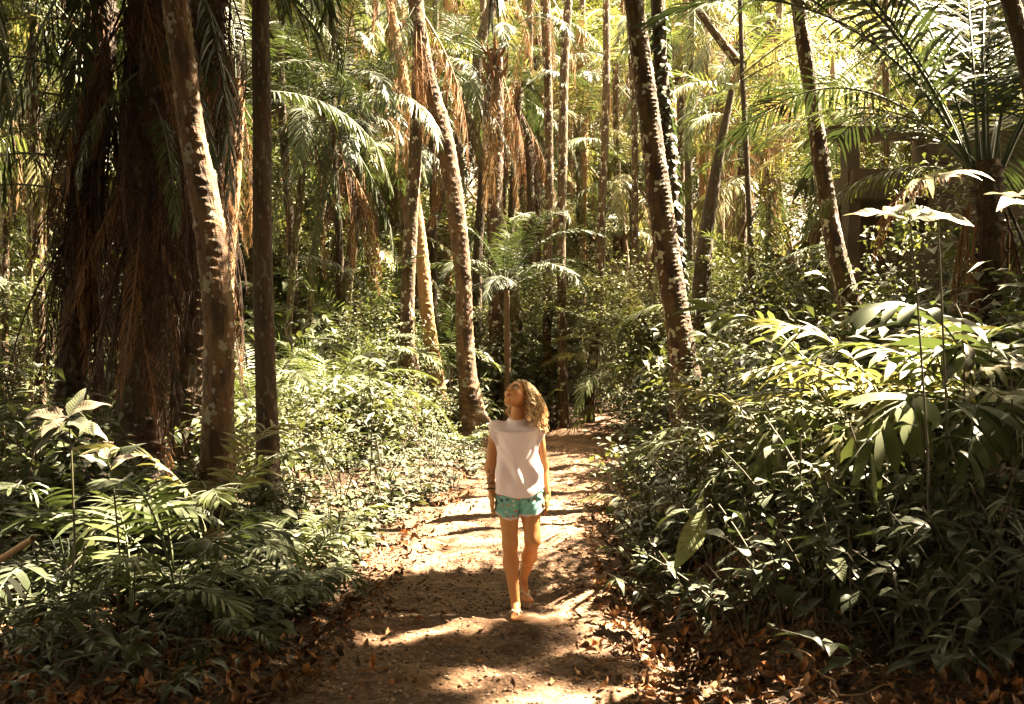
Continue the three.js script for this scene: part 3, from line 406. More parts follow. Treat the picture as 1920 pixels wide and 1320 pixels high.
palm({ name: 'snapped_trunk', category: 'tree', label: 'bare broken trunk slanting from the top down to the bright arching frond', pts: [[1285, -20, 12], [1335, 55, 14], [1385, 118, 15]], d: 17, bark: 'brown', step: 0.3, amp: 0.03, seed: 51, foot: false, crown: { n: 0, dead: 0 } });
named.stump = palm({ name: 'dark_stump', category: 'tree', label: 'dark crooked trunk wound with vines below the broken slanting trunk', pts: [[1372, 170, 12], [1350, 280, 18], [1330, 400, 26], [1314, 540, 32]], d: 17, bark: 'dark', step: 0.3, amp: 0.05, jag: 0.1, seed: 52, crown: { n: 0, dead: 0 } });
for (const [px, d, k] of [[1285, 30, 0], [1322, 31, 1], [1365, 33, 2], [600, 34, 3], [705, 33, 4], [985, 34, 5], [1170, 36, 6], [520, 30, 7], [815, 36, 8]]) palm({ name: 'distant_palm', label: ['pale distant trunk above the dark crooked stump', 'hazy distant trunk beside the broken slanting trunk', 'faint distant trunk behind the thin dark trunk', 'distant trunk seen between the thin trio', 'distant trunk behind the slim golden palm', 'distant trunk behind the ragged dark palm', 'distant trunk right of the lone slender palm', 'distant trunk right of the straight dark trunk', 'distant trunk behind the stout palm'][k], pts: [[px, -20, 12], [px + 4, 250, 12], [px - 3, 560, 13]], d, bark: k % 2 ? 'gold' : 'ring', step: 0.3, amp: 0.06, seed: 60 + k, crown: { n: 9, size: 1.1, dead: 6, deadMat: ['fTan', 'fDead'], mats: ['fLight', 'fYellow', 'fGreen'] } });

// ---------- the dark palms at left, wrapped in hanging strands ----------
function strandPalm({ label, px, py, w, base, d, seed, n = 150, mats = ['fBrown', 'fBrown', 'fBrown', 'fDead', 'fBrown'] }) {
  const o = palm({ name: 'shaggy_palm', label, pts: [[px, py, w], [(px + base) / 2 + 6, 380, w], [base, 780, w * 1.05]], d, ext: 1.5, bark: 'dark', step: 0.16, amp: 0.2, jag: 0.5, seed, crown: { n: 14, size: 1.05, dead: 0, mats: ['fDark', 'fDark', 'fGreen'] } });
  const r = rng(seed * 3), t = at(px, py, d).sub(o.position), wm = w / F * d / 2;
  for (let i = 0; i < n; i++) { const a = r() * TAU, y = t.y + 1.4 - 5.0 * r(), k = Math.min(1.1, y / t.y); frond(o, 'dead', i, M[mats[i % mats.length]], [t.x * k + Math.sin(a) * wm * (0.8 + 0.3 * r()), y, t.z * k + Math.cos(a) * wm], a, 0.35 + 0.4 * r() ** 2, (r() - 0.5) * 0.7, 'dead_frond', 0.42 - 0.6 * r()); }
  const m = new MB(); for (let i = 0; i < 46; i++) { const a = r() * TAU, q = wm * (1 + 0.35 * r()), y0 = t.y * (0.45 + 0.6 * r()), len = y0 * (0.35 + 0.6 * r()), w0 = 0.004 + 0.016 * r() ** 3, j = (r() - 0.5) * 0.35, pts = []; for (let k = 0; k <= 8; k++) { const u = k / 8, y = y0 - len * u, f = y / t.y; pts.push(V(t.x * f + Math.sin(a) * q + j * u * u + 0.05 * Math.sin(u * 7 + i) * u, y, t.z * f + Math.cos(a) * q + 0.05 * Math.cos(u * 6 + i * 2))); } m.tube(pts, (k) => w0 * (1 - 0.06 * k), 5); }
  part('hanging_strands', m.geo(), M.fBrown, o, 'stuff');
  return o;
}
named.shaggy = strandPalm({ label: 'leftmost shaggy brown palm, its trunk hidden in hanging dry fronds', px: 190, py: 0, w: 50, base: 128, d: 11.5, seed: 71, n: 130, mats: ['fBrown', 'fBrown', 'fDead', 'fBrown'] });
named.wide = strandPalm({ label: 'widest dark palm mass, directly left of the thick ringed trunk', px: 280, py: 0, w: 78, base: 262, d: 11, seed: 72 });
strandPalm({ label: 'dark shaggy palm right behind the thick ringed trunk', px: 392, py: 0, w: 58, base: 352, d: 12.5, seed: 73 });
// palms just outside the frame whose crowns reach in and shade the foreground
[[-260, 9, 6.2, 'left of the frame with fronds arching into the upper left'], [-120, 13, 7.5, 'at the far left edge with sunlit arching fronds'], [2520, 7.5, 7.5, 'beyond the right edge, shading the lower right'], [2150, 10.5, 8.5, 'beyond the right edge behind the ruin'], [-420, 7.5, 8, 'left of the frame behind the greyish whorl'], [2600, 5.5, 6.5, 'close by at right, outside the view'], [-700, 6, 7, 'close by at left, outside the view']].forEach(([px, d, h, where], i) => { const b = footAt(px, d), y = (h + b.y); palm({ name: 'overhanging_palm', label: 'palm ' + where, pts: [[px + 10, HY - (y - EYE) / d * F, 30 * 9 / d], [px, 200, 30 * 9 / d], [px, 600, 34 * 9 / d]], d, bark: 'brown', step: 0.15, seed: 80 + i, crown: { n: 15, size: 1.3, dead: 2, mats: ['fDark', 'fDark', 'fGreen'] } }); });
// ---------- the great dark rosette palm at the right ----------
{
  const b = at(1850, 330, 9.5), g = G(b.x, b.z), o = thing('rosette_palm', 'huge dark palm rosette with upright stalks in front of the ruin at right', 'palm', [b.x, g, b.z]), y = b.y - g, r = rng(91);
  part('trunk', trunkGeo([V(0.1, -0.1, 0), V(0.08, y * 0.5, 0), V(0, y + 0.15, 0)], () => 0.13, { step: 0.12, amp: 0.3, jag: 0.6, sides: 18, seed: 9 }), BARK.dark, o);
  for (let i = 0; i < 26; i++) { const a = i * 2.4; frond(o, i < 20 ? 'up' : 'mid', i, M.fDark, [Math.sin(a) * 0.14, y + 0.1 * r(), Math.cos(a) * 0.14], a, 1.15 + 0.3 * r(), (r() - 0.5) * 0.3, 'frond', 0, Math.cos(a) < 0.15); }
  for (let i = 0; i < 16; i++) { const a = r() * TAU; frond(o, 'dead', i, M[['fBrown', 'fDead'][i % 2]], [Math.sin(a) * 0.2, y - 0.2 - 0.4 * r(), Math.cos(a) * 0.2], a, 0.55 + 0.2 * r(), 0, 'dead_frond', 0.2); }
}
// single fronds that stand out, each a part of the palm that bears it
function frondOn(o, px, py, d, kind, k, mat, turn, size, roll = 0, tilt = 0) { const p = at(px, py, d).sub(o.position); return frond(o, kind, k, M[mat], p.toArray(), turn, size, roll, 'frond', tilt, true); }
const rosette = scene.getObjectByName('rosette_palm');
frondOn(named.thin, 1392, 140, 15.9, 'low', 0, 'fYellow', 1.65, 1.2, 0, -0.35); frondOn(named.thin, 1394, 240, 15.9, 'mid', 1, 'fYellow', 1.5, 0.9, 0, 0.25); frondOn(named.thin, 1393, 150, 15.9, 'low', 1, 'fYellow', 1.1, 1.0, 0, -0.2); frondOn(named.stump, 1375, 160, 17, 'mid', 2, 'fLight', 0.4, 0.9); frondOn(named.stump, 1375, 160, 17, 'low', 2, 'fYellow', -1.2, 0.7);
frondOn(rosette, 1845, 320, 9.5, 'mid', 1, 'fLight', -1.75, 0.75); frondOn(rosette, 1845, 330, 9.6, 'low', 0, 'fLight', -2.1, 0.65); frondOn(rosette, 1840, 330, 9.5, 'low', 2, 'fDead', -1.3, 0.5);
for (const [who, px, py, d, t, kind, mat, size] of [['shaggy', 175, 45, 11.3, -1.7, 'low', 'fYellow', 1.05], ['shaggy', 165, 190, 11.3, -1.55, 'low', 'fGreen', 0.95], ['shaggy', 140, 300, 11.3, -1.75, 'low', 'fDark', 0.95], ['shaggy', 150, 60, 11.6, -1.2, 'mid', 'fLight', 0.9], ['shaggy', 185, 110, 11.2, -1.9, 'mid', 'fLight', 0.9], ['shaggy', 170, 10, 11.2, -1.3, 'mid', 'fYellow', 1.0], ['shaggy', 150, 240, 11.2, -1.95, 'low', 'fLight', 0.8], ['shaggy', 130, 360, 11.2, -1.6, 'low', 'fGreen', 0.8], ['shaggy', 180, 150, 11.0, -0.9, 'low', 'fDark', 0.8], ['wide', 265, 130, 10.5, -0.5, 'hang', 'fGreen', 0.5], ['wide', 300, 40, 10.6, 0.8, 'hang', 'fDark', 0.75], ['wide', 290, 190, 10.6, 0.6, 'hang', 'fGreen', 0.55], ['trio', 632, 200, 20, -0.6, 'hang', 'fGreen', 1.1], ['trio', 632, 205, 20, 0.9, 'low', 'fGreen', 1.1], ['straight', 500, 488, 10, 1.6, 'low', 'fGreen', 0.4]]) frondOn(named[who], px, py, d, kind, 1, mat, t, size);

// ---------- stemless palms of the understorey ----------
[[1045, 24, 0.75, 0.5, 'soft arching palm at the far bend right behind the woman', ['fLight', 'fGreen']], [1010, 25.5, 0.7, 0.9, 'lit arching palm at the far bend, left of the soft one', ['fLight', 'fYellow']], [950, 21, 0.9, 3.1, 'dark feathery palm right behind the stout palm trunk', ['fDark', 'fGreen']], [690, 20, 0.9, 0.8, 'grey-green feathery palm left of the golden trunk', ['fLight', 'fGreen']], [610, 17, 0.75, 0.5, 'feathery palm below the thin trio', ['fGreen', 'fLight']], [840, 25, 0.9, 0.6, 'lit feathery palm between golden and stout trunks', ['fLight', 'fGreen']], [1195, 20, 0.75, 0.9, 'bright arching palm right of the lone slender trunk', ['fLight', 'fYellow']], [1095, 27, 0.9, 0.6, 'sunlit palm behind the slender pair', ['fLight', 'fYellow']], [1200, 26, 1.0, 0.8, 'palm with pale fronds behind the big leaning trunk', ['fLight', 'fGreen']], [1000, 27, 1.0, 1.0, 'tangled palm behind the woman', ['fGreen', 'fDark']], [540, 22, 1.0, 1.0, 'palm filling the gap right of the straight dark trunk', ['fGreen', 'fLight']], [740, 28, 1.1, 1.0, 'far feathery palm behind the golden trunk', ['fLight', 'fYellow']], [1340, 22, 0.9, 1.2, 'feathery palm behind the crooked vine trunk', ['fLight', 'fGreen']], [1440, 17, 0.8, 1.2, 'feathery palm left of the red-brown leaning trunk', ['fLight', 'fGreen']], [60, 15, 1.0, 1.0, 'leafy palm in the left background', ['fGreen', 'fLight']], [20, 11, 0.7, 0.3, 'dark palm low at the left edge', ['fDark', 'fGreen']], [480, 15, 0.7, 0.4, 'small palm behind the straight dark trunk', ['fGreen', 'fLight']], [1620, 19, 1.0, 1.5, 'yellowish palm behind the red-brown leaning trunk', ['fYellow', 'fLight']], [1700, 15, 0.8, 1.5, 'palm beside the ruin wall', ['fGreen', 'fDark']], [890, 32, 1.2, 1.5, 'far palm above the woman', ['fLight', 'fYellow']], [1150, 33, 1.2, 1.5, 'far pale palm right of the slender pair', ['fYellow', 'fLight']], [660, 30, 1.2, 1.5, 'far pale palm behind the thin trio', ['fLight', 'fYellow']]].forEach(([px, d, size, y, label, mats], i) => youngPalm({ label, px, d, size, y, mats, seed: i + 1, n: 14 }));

// ---------- distant wood ----------
const treeSpots = [[-60, 20, 10], [40, 24, 11], [150, 27, 9], [250, 22, 9], [330, 30, 11], [430, 26, 10], [500, 34, 12], [580, 27, 8], [640, 36, 12], [720, 40, 12], [790, 32, 8], [860, 38, 11], [940, 31, 7], [990, 42, 12], [1060, 34, 9], [1120, 38, 11], [1180, 30, 8], [1240, 36, 11], [1300, 27, 9], [1370, 34, 11], [1430, 28, 9], [1500, 24, 9], [1570, 30, 11], [1640, 22, 9], [1720, 26, 10], [1790, 19, 8], [1860, 22, 10], [1950, 18, 9], [2050, 22, 10], [1250, 21, 5], [1380, 19.5, 5], [1530, 17, 4.5], [560, 24, 4], [1010, 24, 3.5], [1110, 29, 5]];
const treeWhere = ['at the far left edge', 'in the left background', 'behind the left fronds', 'behind the widest dark palm', 'behind the thick ringed trunk', 'behind the hanging dry fronds at left', 'right of the straight dark trunk', 'behind the thin trio', 'far behind the thin trio', 'far behind the golden trunk', 'between golden and stout trunks', 'far behind the stout palm', 'behind the orange palm crown', 'far behind the ragged palm', 'behind the slender pair', 'far behind the lone slender trunk', 'left of the big leaning trunk', 'far behind the ivy trunk', 'right of the ivy trunk', 'behind the crooked vine trunk', 'left of the red-brown trunk', 'behind the red-brown trunk', 'far behind the red-brown trunk', 'left of the ruin', 'behind the ruin', 'behind the great rosette', 'right of the great rosette', 'at the far right edge', 'past the right edge', 'low beside the ivy trunk', 'low beside the thin dark trunk', 'low behind the red-brown trunk', 'low below the thin trio', 'low behind the woman', 'low behind the lone slender trunk'];
treeSpots.forEach(([px, d, h], i) => leafTree({ label: 'leafy green tree ' + treeWhere[i], px, d, h: d > 25 ? h * 1.5 : h, s: h < 6 ? 1.7 : 2.4 + d * 0.02, seed: i + 1, low: 0.12 }));
{
  const r = rng(501), n = 420, m = new THREE.InstancedMesh(CL.tree[1], M.bush, n), o = new THREE.Object3D(); let k = 0;
  for (let i = 0; i < n; i++) { const d = 50 + 12 * r(), x = (r() - 0.5) * 2 * d * 0.75, y = G(x, -d) + 21 * r() ** 1.2; o.position.set(x, y, -d); const s = 1.8 + 1.4 * r(); o.scale.set(s, s * 0.8, s); o.rotation.set(0, r() * TAU, 0); o.updateMatrix(); m.setMatrixAt(k++, o.matrix); }
  m.name = 'forest'; m.userData = { label: 'far green forest closing the view behind all the trunks', category: 'forest', kind: 'stuff' }; scene.add(m);
}
{
  const r = rng(601), n = 5400, m = new THREE.InstancedMesh(CL.tree[2], M.bush, n), o = new THREE.Object3D(), p = V(0, 0, 0); let k = 0;
  for (let i = 0; i < n * 3 && k < 4600; i++) {
    const s = 0.55 + 0.5 * r();
    if (i % 5) { p.set((r() - 0.55) * 36, 0, lerp(-14, 15, r())), p.y = 7.2 + Math.max(0, -p.z - 8) * 0.42 + 5 * r() ** 1.5; } else { const a = lerp(0.42, 2.72, r()), q = 11 + 5 * r(); p.set(Math.cos(a) * q, 8 * r(), Math.sin(a) * q - 1); }
    if (shades(p, s * 0.55)) continue;
    o.position.copy(p); o.scale.set(s, s * 0.6, s); o.rotation.set(0, r() * TAU, 0); o.updateMatrix(); m.setMatrixAt(k++, o.matrix);
  }
  // boughs over the parts of the path that lie in shade
  for (const [px, py, d] of [[1850, 300, 9.5], [1850, 150, 9.5], [1780, 180, 9.5], [1900, 100, 9.5], [1710, 120, 9.5], [1850, 30, 9.5], [1780, 60, 9.5], [1900, 220, 9.5], [1690, 220, 9.5], [1640, 60, 9.5], [1910, 20, 9.5], [940, 1260], [1000, 1225], [1060, 1250], [985, 1295], [1130, 1290], [860, 1120], [930, 1110], [1000, 1050], [780, 1110], [700, 1200], [620, 1280], [760, 1260], [900, 1010], [1030, 985], [960, 1030], [1090, 1020], [1150, 1225], [930, 1150], [700, 1090], [1040, 1130], [840, 1250], [720, 1310]]) {
    const g = d ? at(px, py, d) : onGround(px, py);
    for (let i = 0; i < (d ? 16 : 7); i++) {
      const y = 7.9 + 4 * r(), s = 0.32 + 0.16 * r(); p.copy(g).addScaledVector(SUN, (y - g.y) / SUN.y).add(V((r() - 0.5) * 0.5, (r() - 0.5) * 0.3, (r() - 0.5) * 0.5));
      if (lanes.some(({ p: q, r: R0 }) => { const v = p.clone().sub(q); return v.addScaledVector(SUN, -v.dot(SUN)).length() < (R0 > 0.43 ? R0 * 0.7 : R0 + 0.22); })) continue;
      o.position.copy(p); o.scale.set(s, s * 0.6, s); o.rotation.set(0, r() * TAU, 0); o.updateMatrix(); m.setMatrixAt(k++, o.matrix);
    }
  }
  m.count = k; m.name = 'forest_canopy'; m.userData = { label: 'leafy forest roof closing over the path and the camera', category: 'canopy', kind: 'stuff' }; scene.add(m);
}
// ---------- the ruin at the right ----------
{
  const conc = new THREE.MeshStandardMaterial({ map: tex(512, 512, (u, v) => { const n = fbm(u * 6, v * 6, 3, 5, 6), s = fbm(u * 30, v * 3, 5, 3, 1); return mix3([0.02, 0.014, 0.008], [0.075, 0.052, 0.03], n * 0.7 + s * 0.3); }), bumpMap: dirtBump, bumpScale: 0.02, roughness: 0.95 });
  const b = at(1800, 400, 13), g = G(b.x, b.z), o = thing('ruined_wall', 'old mossy concrete ruin wall with dark opening half hidden behind the great rosette', 'ruin', [b.x, g, b.z]);
  const slab = (name, x0, y0, x1, y1, z0, z1) => { const p0 = at(x0, y1, 13), p1 = at(x1, y0, 13), w = p1.x - p0.x, h = p1.y - p0.y, q = new THREE.BoxGeometry(w, h, z1 - z0, 12, 12, 4), a = q.attributes.position; for (let i = 0; i < a.count; i++) { const X = a.getX(i), Y = a.getY(i), Z = a.getZ(i); const k = 0.03; a.setXYZ(i, X + k * (noise(X * 3 + 9, Y * 3 + 9, Z) - 0.5), Y + k * (noise(X * 3, Y * 3 + 40, Z) - 0.5), Z + k * (noise(X * 4, Y * 4, 8) - 0.5)); } const uv = q.attributes.uv; for (let i = 0; i < uv.count; i++) uv.setXY(i, uv.getX(i) * w * 0.5, uv.getY(i) * h * 0.5); q.computeVertexNormals(); const m = part(name, q, conc, o); m.position.set((p0.x + p1.x) / 2 - b.x, (p0.y + p1.y) / 2 - g, (z0 + z1) / 2); return m; };
  const rr = rng(5); for (let row = 0; row < 8; row++) { const y0 = 246 + row * 62; let x = 1740 + (row % 2 ? 0 : 0); for (let k = 0; x < 2180; k++) { const w = (k === 0 && row % 2 ? 62 : 118) + 10 * rr(); slab('stone_block', x, y0, Math.min(2200, x + w - 1.5), y0 + 60.5 - 1.5 * rr(), -0.5, 0.03 * rr()); x += w; } }
  slab('rear_wall', 1746, 262, 2196, 735, -0.46, -0.03); slab('pillar', 1688, 452, 1740, 780, -0.42, 0.12); slab('pillar', 1596, 255, 1618, 640, -0.4, -0.1); slab('lintel', 1560, 232, 1739, 250, -0.45, -0.08); slab('sill_beam', 1598, 318, 1738, 372, -1.3, 0.05); slab('rear_wall', 1622, 372, 1738, 640, -1.4, -1.1);
}
// ---------- plants with large leaves that stand out ----------
function whorl({ label, px, py, d, n = 6, size = 0.25, kind = 'big', mats, seed = 1, pitch = 0.1, spreadA = TAU, a0 = 0, foot = 0, face = 0.35, name = 'large_leaf_plant' }) {
  const r = rng(seed * 11 + 1), p = at(px, py, d), gx = p.x + foot, gz = p.z - 0.1, b = V(gx, G(gx, gz), gz), o = thing(name, label, 'plant', b.toArray()), t = p.clone().sub(b), e = new THREE.Euler(), tq = new THREE.Quaternion().setFromAxisAngle(V(1, 0, 0), face);
  part('stem', upTube([V(0, -0.08, 0), t.clone().multiplyScalar(0.4).add(V(0.04, 0.05, 0)), t.clone().multiplyScalar(0.8).add(V(0.02, 0.03, 0)), t], 0.008, 0.004, 6).geo(), M.stem, o);
  for (let i = 0; i < n; i++) { const q = part('leaf', LF[kind][i % 4], mats[i % mats.length], o); q.position.copy(t).add(V(0, -0.02 * (i % 3), 0)); e.set(pitch + (r() - 0.5) * 0.5, a0 + i / n * spreadA + (r() - 0.5) * 0.4, (r() - 0.5) * 0.5, 'YXZ'); q.quaternion.setFromEuler(e).premultiply(tq); q.scale.setScalar(size * (0.75 + 0.4 * r())); }
  return o;
}
const pale = [M.leafPale], grey = [M.leafGrey], gr = M.leaf;
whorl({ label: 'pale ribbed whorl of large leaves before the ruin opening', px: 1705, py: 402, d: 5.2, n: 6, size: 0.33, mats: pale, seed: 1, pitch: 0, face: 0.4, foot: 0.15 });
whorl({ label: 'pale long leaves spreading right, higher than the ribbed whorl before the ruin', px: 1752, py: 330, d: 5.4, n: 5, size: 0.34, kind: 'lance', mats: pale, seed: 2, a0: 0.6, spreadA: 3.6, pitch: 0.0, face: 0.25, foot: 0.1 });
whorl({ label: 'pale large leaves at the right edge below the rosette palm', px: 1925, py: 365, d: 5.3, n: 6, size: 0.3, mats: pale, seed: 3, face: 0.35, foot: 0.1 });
whorl({ label: 'greyish broad-leaved whorl on a thin stem at the left edge', px: 128, py: 782, d: 5.6, n: 8, size: 0.27, mats: [M.leafGrey, M.leaf[3], M.leafGrey], seed: 4, face: 0.6, pitch: 0.05, foot: -0.05 });
whorl({ label: 'dim upright leaves below the greyish whorl at left', px: 205, py: 870, d: 5.7, n: 5, size: 0.26, mats: [M.leaf[1], M.leafGrey], seed: 5, pitch: -0.6 });
whorl({ label: 'low rosette of ribbed drooping leaves at lower left', px: 225, py: 1205, d: 4.95, n: 8, size: 0.21, mats: [gr[1], gr[2], gr[0]], seed: 6, face: 0.6, pitch: 0.25 });
whorl({ label: 'small three-leaved seedling in the litter at lower left', px: 312, py: 1192, d: 5.2, n: 4, size: 0.1, mats: [gr[2]], seed: 7 });
whorl({ label: 'dim whorl of leaves low in the shade at lower right', px: 1690, py: 1130, d: 5.1, n: 6, size: 0.2, mats: [gr[1], gr[3]], seed: 8, pitch: 0.2 });
whorl({ label: 'whorl with one orange leaf in the shade at right', px: 1745, py: 1050, d: 5.3, n: 6, size: 0.18, mats: [gr[3], gr[1], M.leafOld], seed: 9 });
whorl({ label: 'crumpled pale-leaved seedling in the litter at lower right', px: 1490, py: 1215, d: 5.1, n: 5, size: 0.15, mats: [M.leafPale, gr[2]], seed: 10, pitch: 0.1 });
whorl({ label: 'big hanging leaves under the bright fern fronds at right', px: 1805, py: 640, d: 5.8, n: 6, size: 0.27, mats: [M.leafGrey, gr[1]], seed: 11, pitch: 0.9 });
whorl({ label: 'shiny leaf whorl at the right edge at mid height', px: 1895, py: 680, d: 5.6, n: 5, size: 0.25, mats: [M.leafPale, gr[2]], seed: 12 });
whorl({ label: 'whorl of upright paddle leaves beside the big leaning trunk', px: 1335, py: 640, d: 9.5, n: 4, size: 0.42, kind: 'paddle', mats: [gr[2]], seed: 13, pitch: -0.7 });
whorl({ label: 'leafy top sprouting left of the slim golden trunk', px: 690, py: 670, d: 12, n: 7, size: 0.28, mats: [gr[2], gr[0]], seed: 14 });
{
  const p = at(1322, 955, 6), b = V(p.x + 0.15, G(p.x + 0.15, p.z), p.z), o = thing('paddle_leaf_plant', 'single big paddle leaf hanging over the path edge at right', 'plant', b.toArray()), t = p.clone().sub(b);
  part('stem', upTube([V(0, -0.05, 0), V(0.02, t.y * 0.8, 0), t.clone().add(V(0.03, 0.03, 0)), t], 0.01, 0.006, 6).geo(), M.stem, o);
  const q = part('leaf', leafGeo(0.36, 333, { droop: 0.15, fold: 0.15, wave: 0.04, nu: 6, nv: 12, stalk: 0.05 }), leafMat([0.26, 0.3, 0.13], { map: leafTex, bump: leafBump, through: 0.5 }), o); { const zz = V(-0.5, -0.85, 0.12).normalize(), yy = V(0.15, 0.3, 0.94), xx = yy.clone().cross(zz).normalize(); yy.copy(zz).cross(xx); q.quaternion.setFromRotationMatrix(new THREE.Matrix4().makeBasis(xx, yy, zz)); } q.position.copy(t); q.scale.setScalar(0.46);
  const q2 = part('leaf', LF.paddle[0], gr[2], o); q2.position.copy(t); q2.rotation.set(0.3, -1.9, 0, 'YXZ'); q2.scale.setScalar(0.42);
}
// ---------- fern-like plants near the path ----------
const fern = (px, d, label, { n = 8, size = 0.8, fk = 'fern', mats = ['fGreen', 'fLight'], seed = px, y = 0.05 } = {}) => youngPalm({ name: 'fern_palm', label, px, d, n, size, y, mats, seed, frondKind: fk });
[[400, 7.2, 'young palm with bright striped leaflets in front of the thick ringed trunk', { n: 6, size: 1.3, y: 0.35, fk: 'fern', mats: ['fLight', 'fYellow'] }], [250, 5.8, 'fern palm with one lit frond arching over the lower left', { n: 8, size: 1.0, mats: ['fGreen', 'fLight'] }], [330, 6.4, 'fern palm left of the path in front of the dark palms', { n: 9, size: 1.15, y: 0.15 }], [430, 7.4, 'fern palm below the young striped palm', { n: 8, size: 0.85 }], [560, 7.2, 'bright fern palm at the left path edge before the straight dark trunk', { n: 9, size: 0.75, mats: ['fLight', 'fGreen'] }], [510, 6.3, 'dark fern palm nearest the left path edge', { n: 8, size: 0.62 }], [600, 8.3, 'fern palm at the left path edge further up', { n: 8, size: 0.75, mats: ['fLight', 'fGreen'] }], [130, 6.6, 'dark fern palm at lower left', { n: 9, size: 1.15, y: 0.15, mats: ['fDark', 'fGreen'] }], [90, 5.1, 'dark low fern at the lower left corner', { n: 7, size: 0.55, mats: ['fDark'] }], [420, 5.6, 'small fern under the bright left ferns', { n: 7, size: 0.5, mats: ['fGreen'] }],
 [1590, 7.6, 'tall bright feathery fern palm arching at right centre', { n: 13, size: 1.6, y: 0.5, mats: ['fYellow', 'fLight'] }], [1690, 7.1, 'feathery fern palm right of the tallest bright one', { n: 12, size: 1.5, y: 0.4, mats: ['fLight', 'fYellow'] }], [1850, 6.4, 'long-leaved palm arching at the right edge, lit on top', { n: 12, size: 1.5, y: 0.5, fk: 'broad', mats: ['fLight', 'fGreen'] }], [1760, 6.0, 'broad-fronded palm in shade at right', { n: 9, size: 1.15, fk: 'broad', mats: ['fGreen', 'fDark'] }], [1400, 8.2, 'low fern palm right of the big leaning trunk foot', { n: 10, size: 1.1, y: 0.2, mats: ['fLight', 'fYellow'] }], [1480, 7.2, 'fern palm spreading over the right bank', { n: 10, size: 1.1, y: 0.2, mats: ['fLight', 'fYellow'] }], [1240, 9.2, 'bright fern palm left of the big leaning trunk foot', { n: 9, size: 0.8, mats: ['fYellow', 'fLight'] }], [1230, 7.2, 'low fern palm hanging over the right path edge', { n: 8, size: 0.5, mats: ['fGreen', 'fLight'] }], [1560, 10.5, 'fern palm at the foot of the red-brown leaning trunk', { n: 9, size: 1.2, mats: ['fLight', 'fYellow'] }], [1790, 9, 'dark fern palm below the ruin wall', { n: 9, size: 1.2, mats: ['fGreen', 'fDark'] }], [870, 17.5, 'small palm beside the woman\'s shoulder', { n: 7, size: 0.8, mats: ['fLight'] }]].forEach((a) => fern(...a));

// ---------- shrubs on the banks: every leaf of the nearer ones is a leaf of its own ----------
const rightNear = [[1218, 8.0, 'at the right path edge behind the paddle leaf', 0.5], [1250, 7.6, 'just behind the big paddle leaf', 0.6], [1340, 7.0, 'above the dark hollow, right of the paddle leaf', 0.7], [1420, 6.5, 'over the left end of the dark hollow', 0.75], [1500, 6.2, 'over the middle of the dark hollow', 0.8], [1580, 6.0, 'over the right end of the dark hollow', 0.85], [1670, 5.8, 'with broad shiny leaves left of the shaded whorls', 0.9], [1760, 5.7, 'above the shaded whorls at right', 0.95], [1850, 5.5, 'near the right edge above the shade', 1.0], [1920, 5.3, 'at the right edge in shade', 0.9], [1380, 7.7, 'with lit leaves below the low fern palm', 0.75], [1460, 7.4, 'under the spreading fern palm', 0.8], [1540, 7.1, 'lit from above below the tall bright fern palm', 0.9], [1640, 6.8, 'below the tall bright fern palm, to its right', 0.95], [1730, 6.6, 'behind the broad-fronded palm in shade', 1.0], [1820, 6.3, 'below the long-leaved arching palm', 1.0], [1300, 8.6, 'against the foot of the big leaning trunk', 0.7], [1228, 9.4, 'where the path bends, right side', 0.55], [1240, 8.3, 'below the bright fern palm at the bend', 0.6], [1700, 5.0, 'lowest on the right, in deep shade', 0.5], [1850, 4.9, 'in the dark lower right corner', 0.6], [1600, 5.3, 'hanging over the hollow at lower right', 0.65], [1900, 7.2, 'at the right edge under the pale leaves', 1.1]];
const shaded = [[1330, 6.0, 'closing the left end of the dark hollow', 0.6], [1400, 5.7, 'in the dark hollow, left of its middle', 0.62], [1470, 5.6, 'in the middle of the dark hollow', 0.6], [1545, 5.45, 'in the dark hollow, right of its middle', 0.62], [1620, 5.6, 'at the right end of the dark hollow', 0.7], [1660, 5.25, 'left of the lower shaded whorl', 0.55], [1720, 5.35, 'between the two shaded whorls', 0.62], [1780, 5.1, 'right of the lower shaded whorl', 0.6], [1830, 5.3, 'right of the whorl with the orange leaf', 0.7], [1890, 5.0, 'low at the right edge in the dark', 0.62], [1930, 4.8, 'cut by the lower right corner', 0.5], [1780, 4.75, 'at the bottom edge, right of the twigs', 0.42], [1660, 4.8, 'at the bottom edge beside the twigs', 0.3], [1270, 6.5, 'below the big paddle leaf', 0.42]];
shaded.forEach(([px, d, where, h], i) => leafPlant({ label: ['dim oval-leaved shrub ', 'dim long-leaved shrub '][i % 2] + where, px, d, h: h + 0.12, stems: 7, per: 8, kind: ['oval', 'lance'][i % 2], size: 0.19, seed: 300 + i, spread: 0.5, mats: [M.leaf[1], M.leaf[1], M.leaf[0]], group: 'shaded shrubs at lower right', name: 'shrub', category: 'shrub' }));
const lowLeft = [[60, 4.85, 'at the left edge near the glowing orange leaf', 0.3], [130, 4.7, 'at the bottom edge, far left', 0.26], [300, 4.85, 'right of the low ribbed rosette', 0.24], [370, 5.1, 'where the shaded litter begins at left', 0.26], [110, 5.5, 'under the greyish whorl', 0.45], [250, 5.3, 'behind the low ribbed rosette', 0.36], [20, 5.4, 'dark under the broken branch', 0.5]];
lowLeft.forEach(([px, d, where, h], i) => leafPlant({ label: ['low dim leafy plant ', 'low dim long-leaved plant '][i % 2] + where, px, d, h, stems: 6, per: 6, kind: ['oval', 'lance'][i % 2], size: 0.12, seed: 340 + i, spread: 0.5, mats: [M.leaf[1], M.leaf[0]], group: 'low plants in the left foreground', name: 'leafy_plant' }));
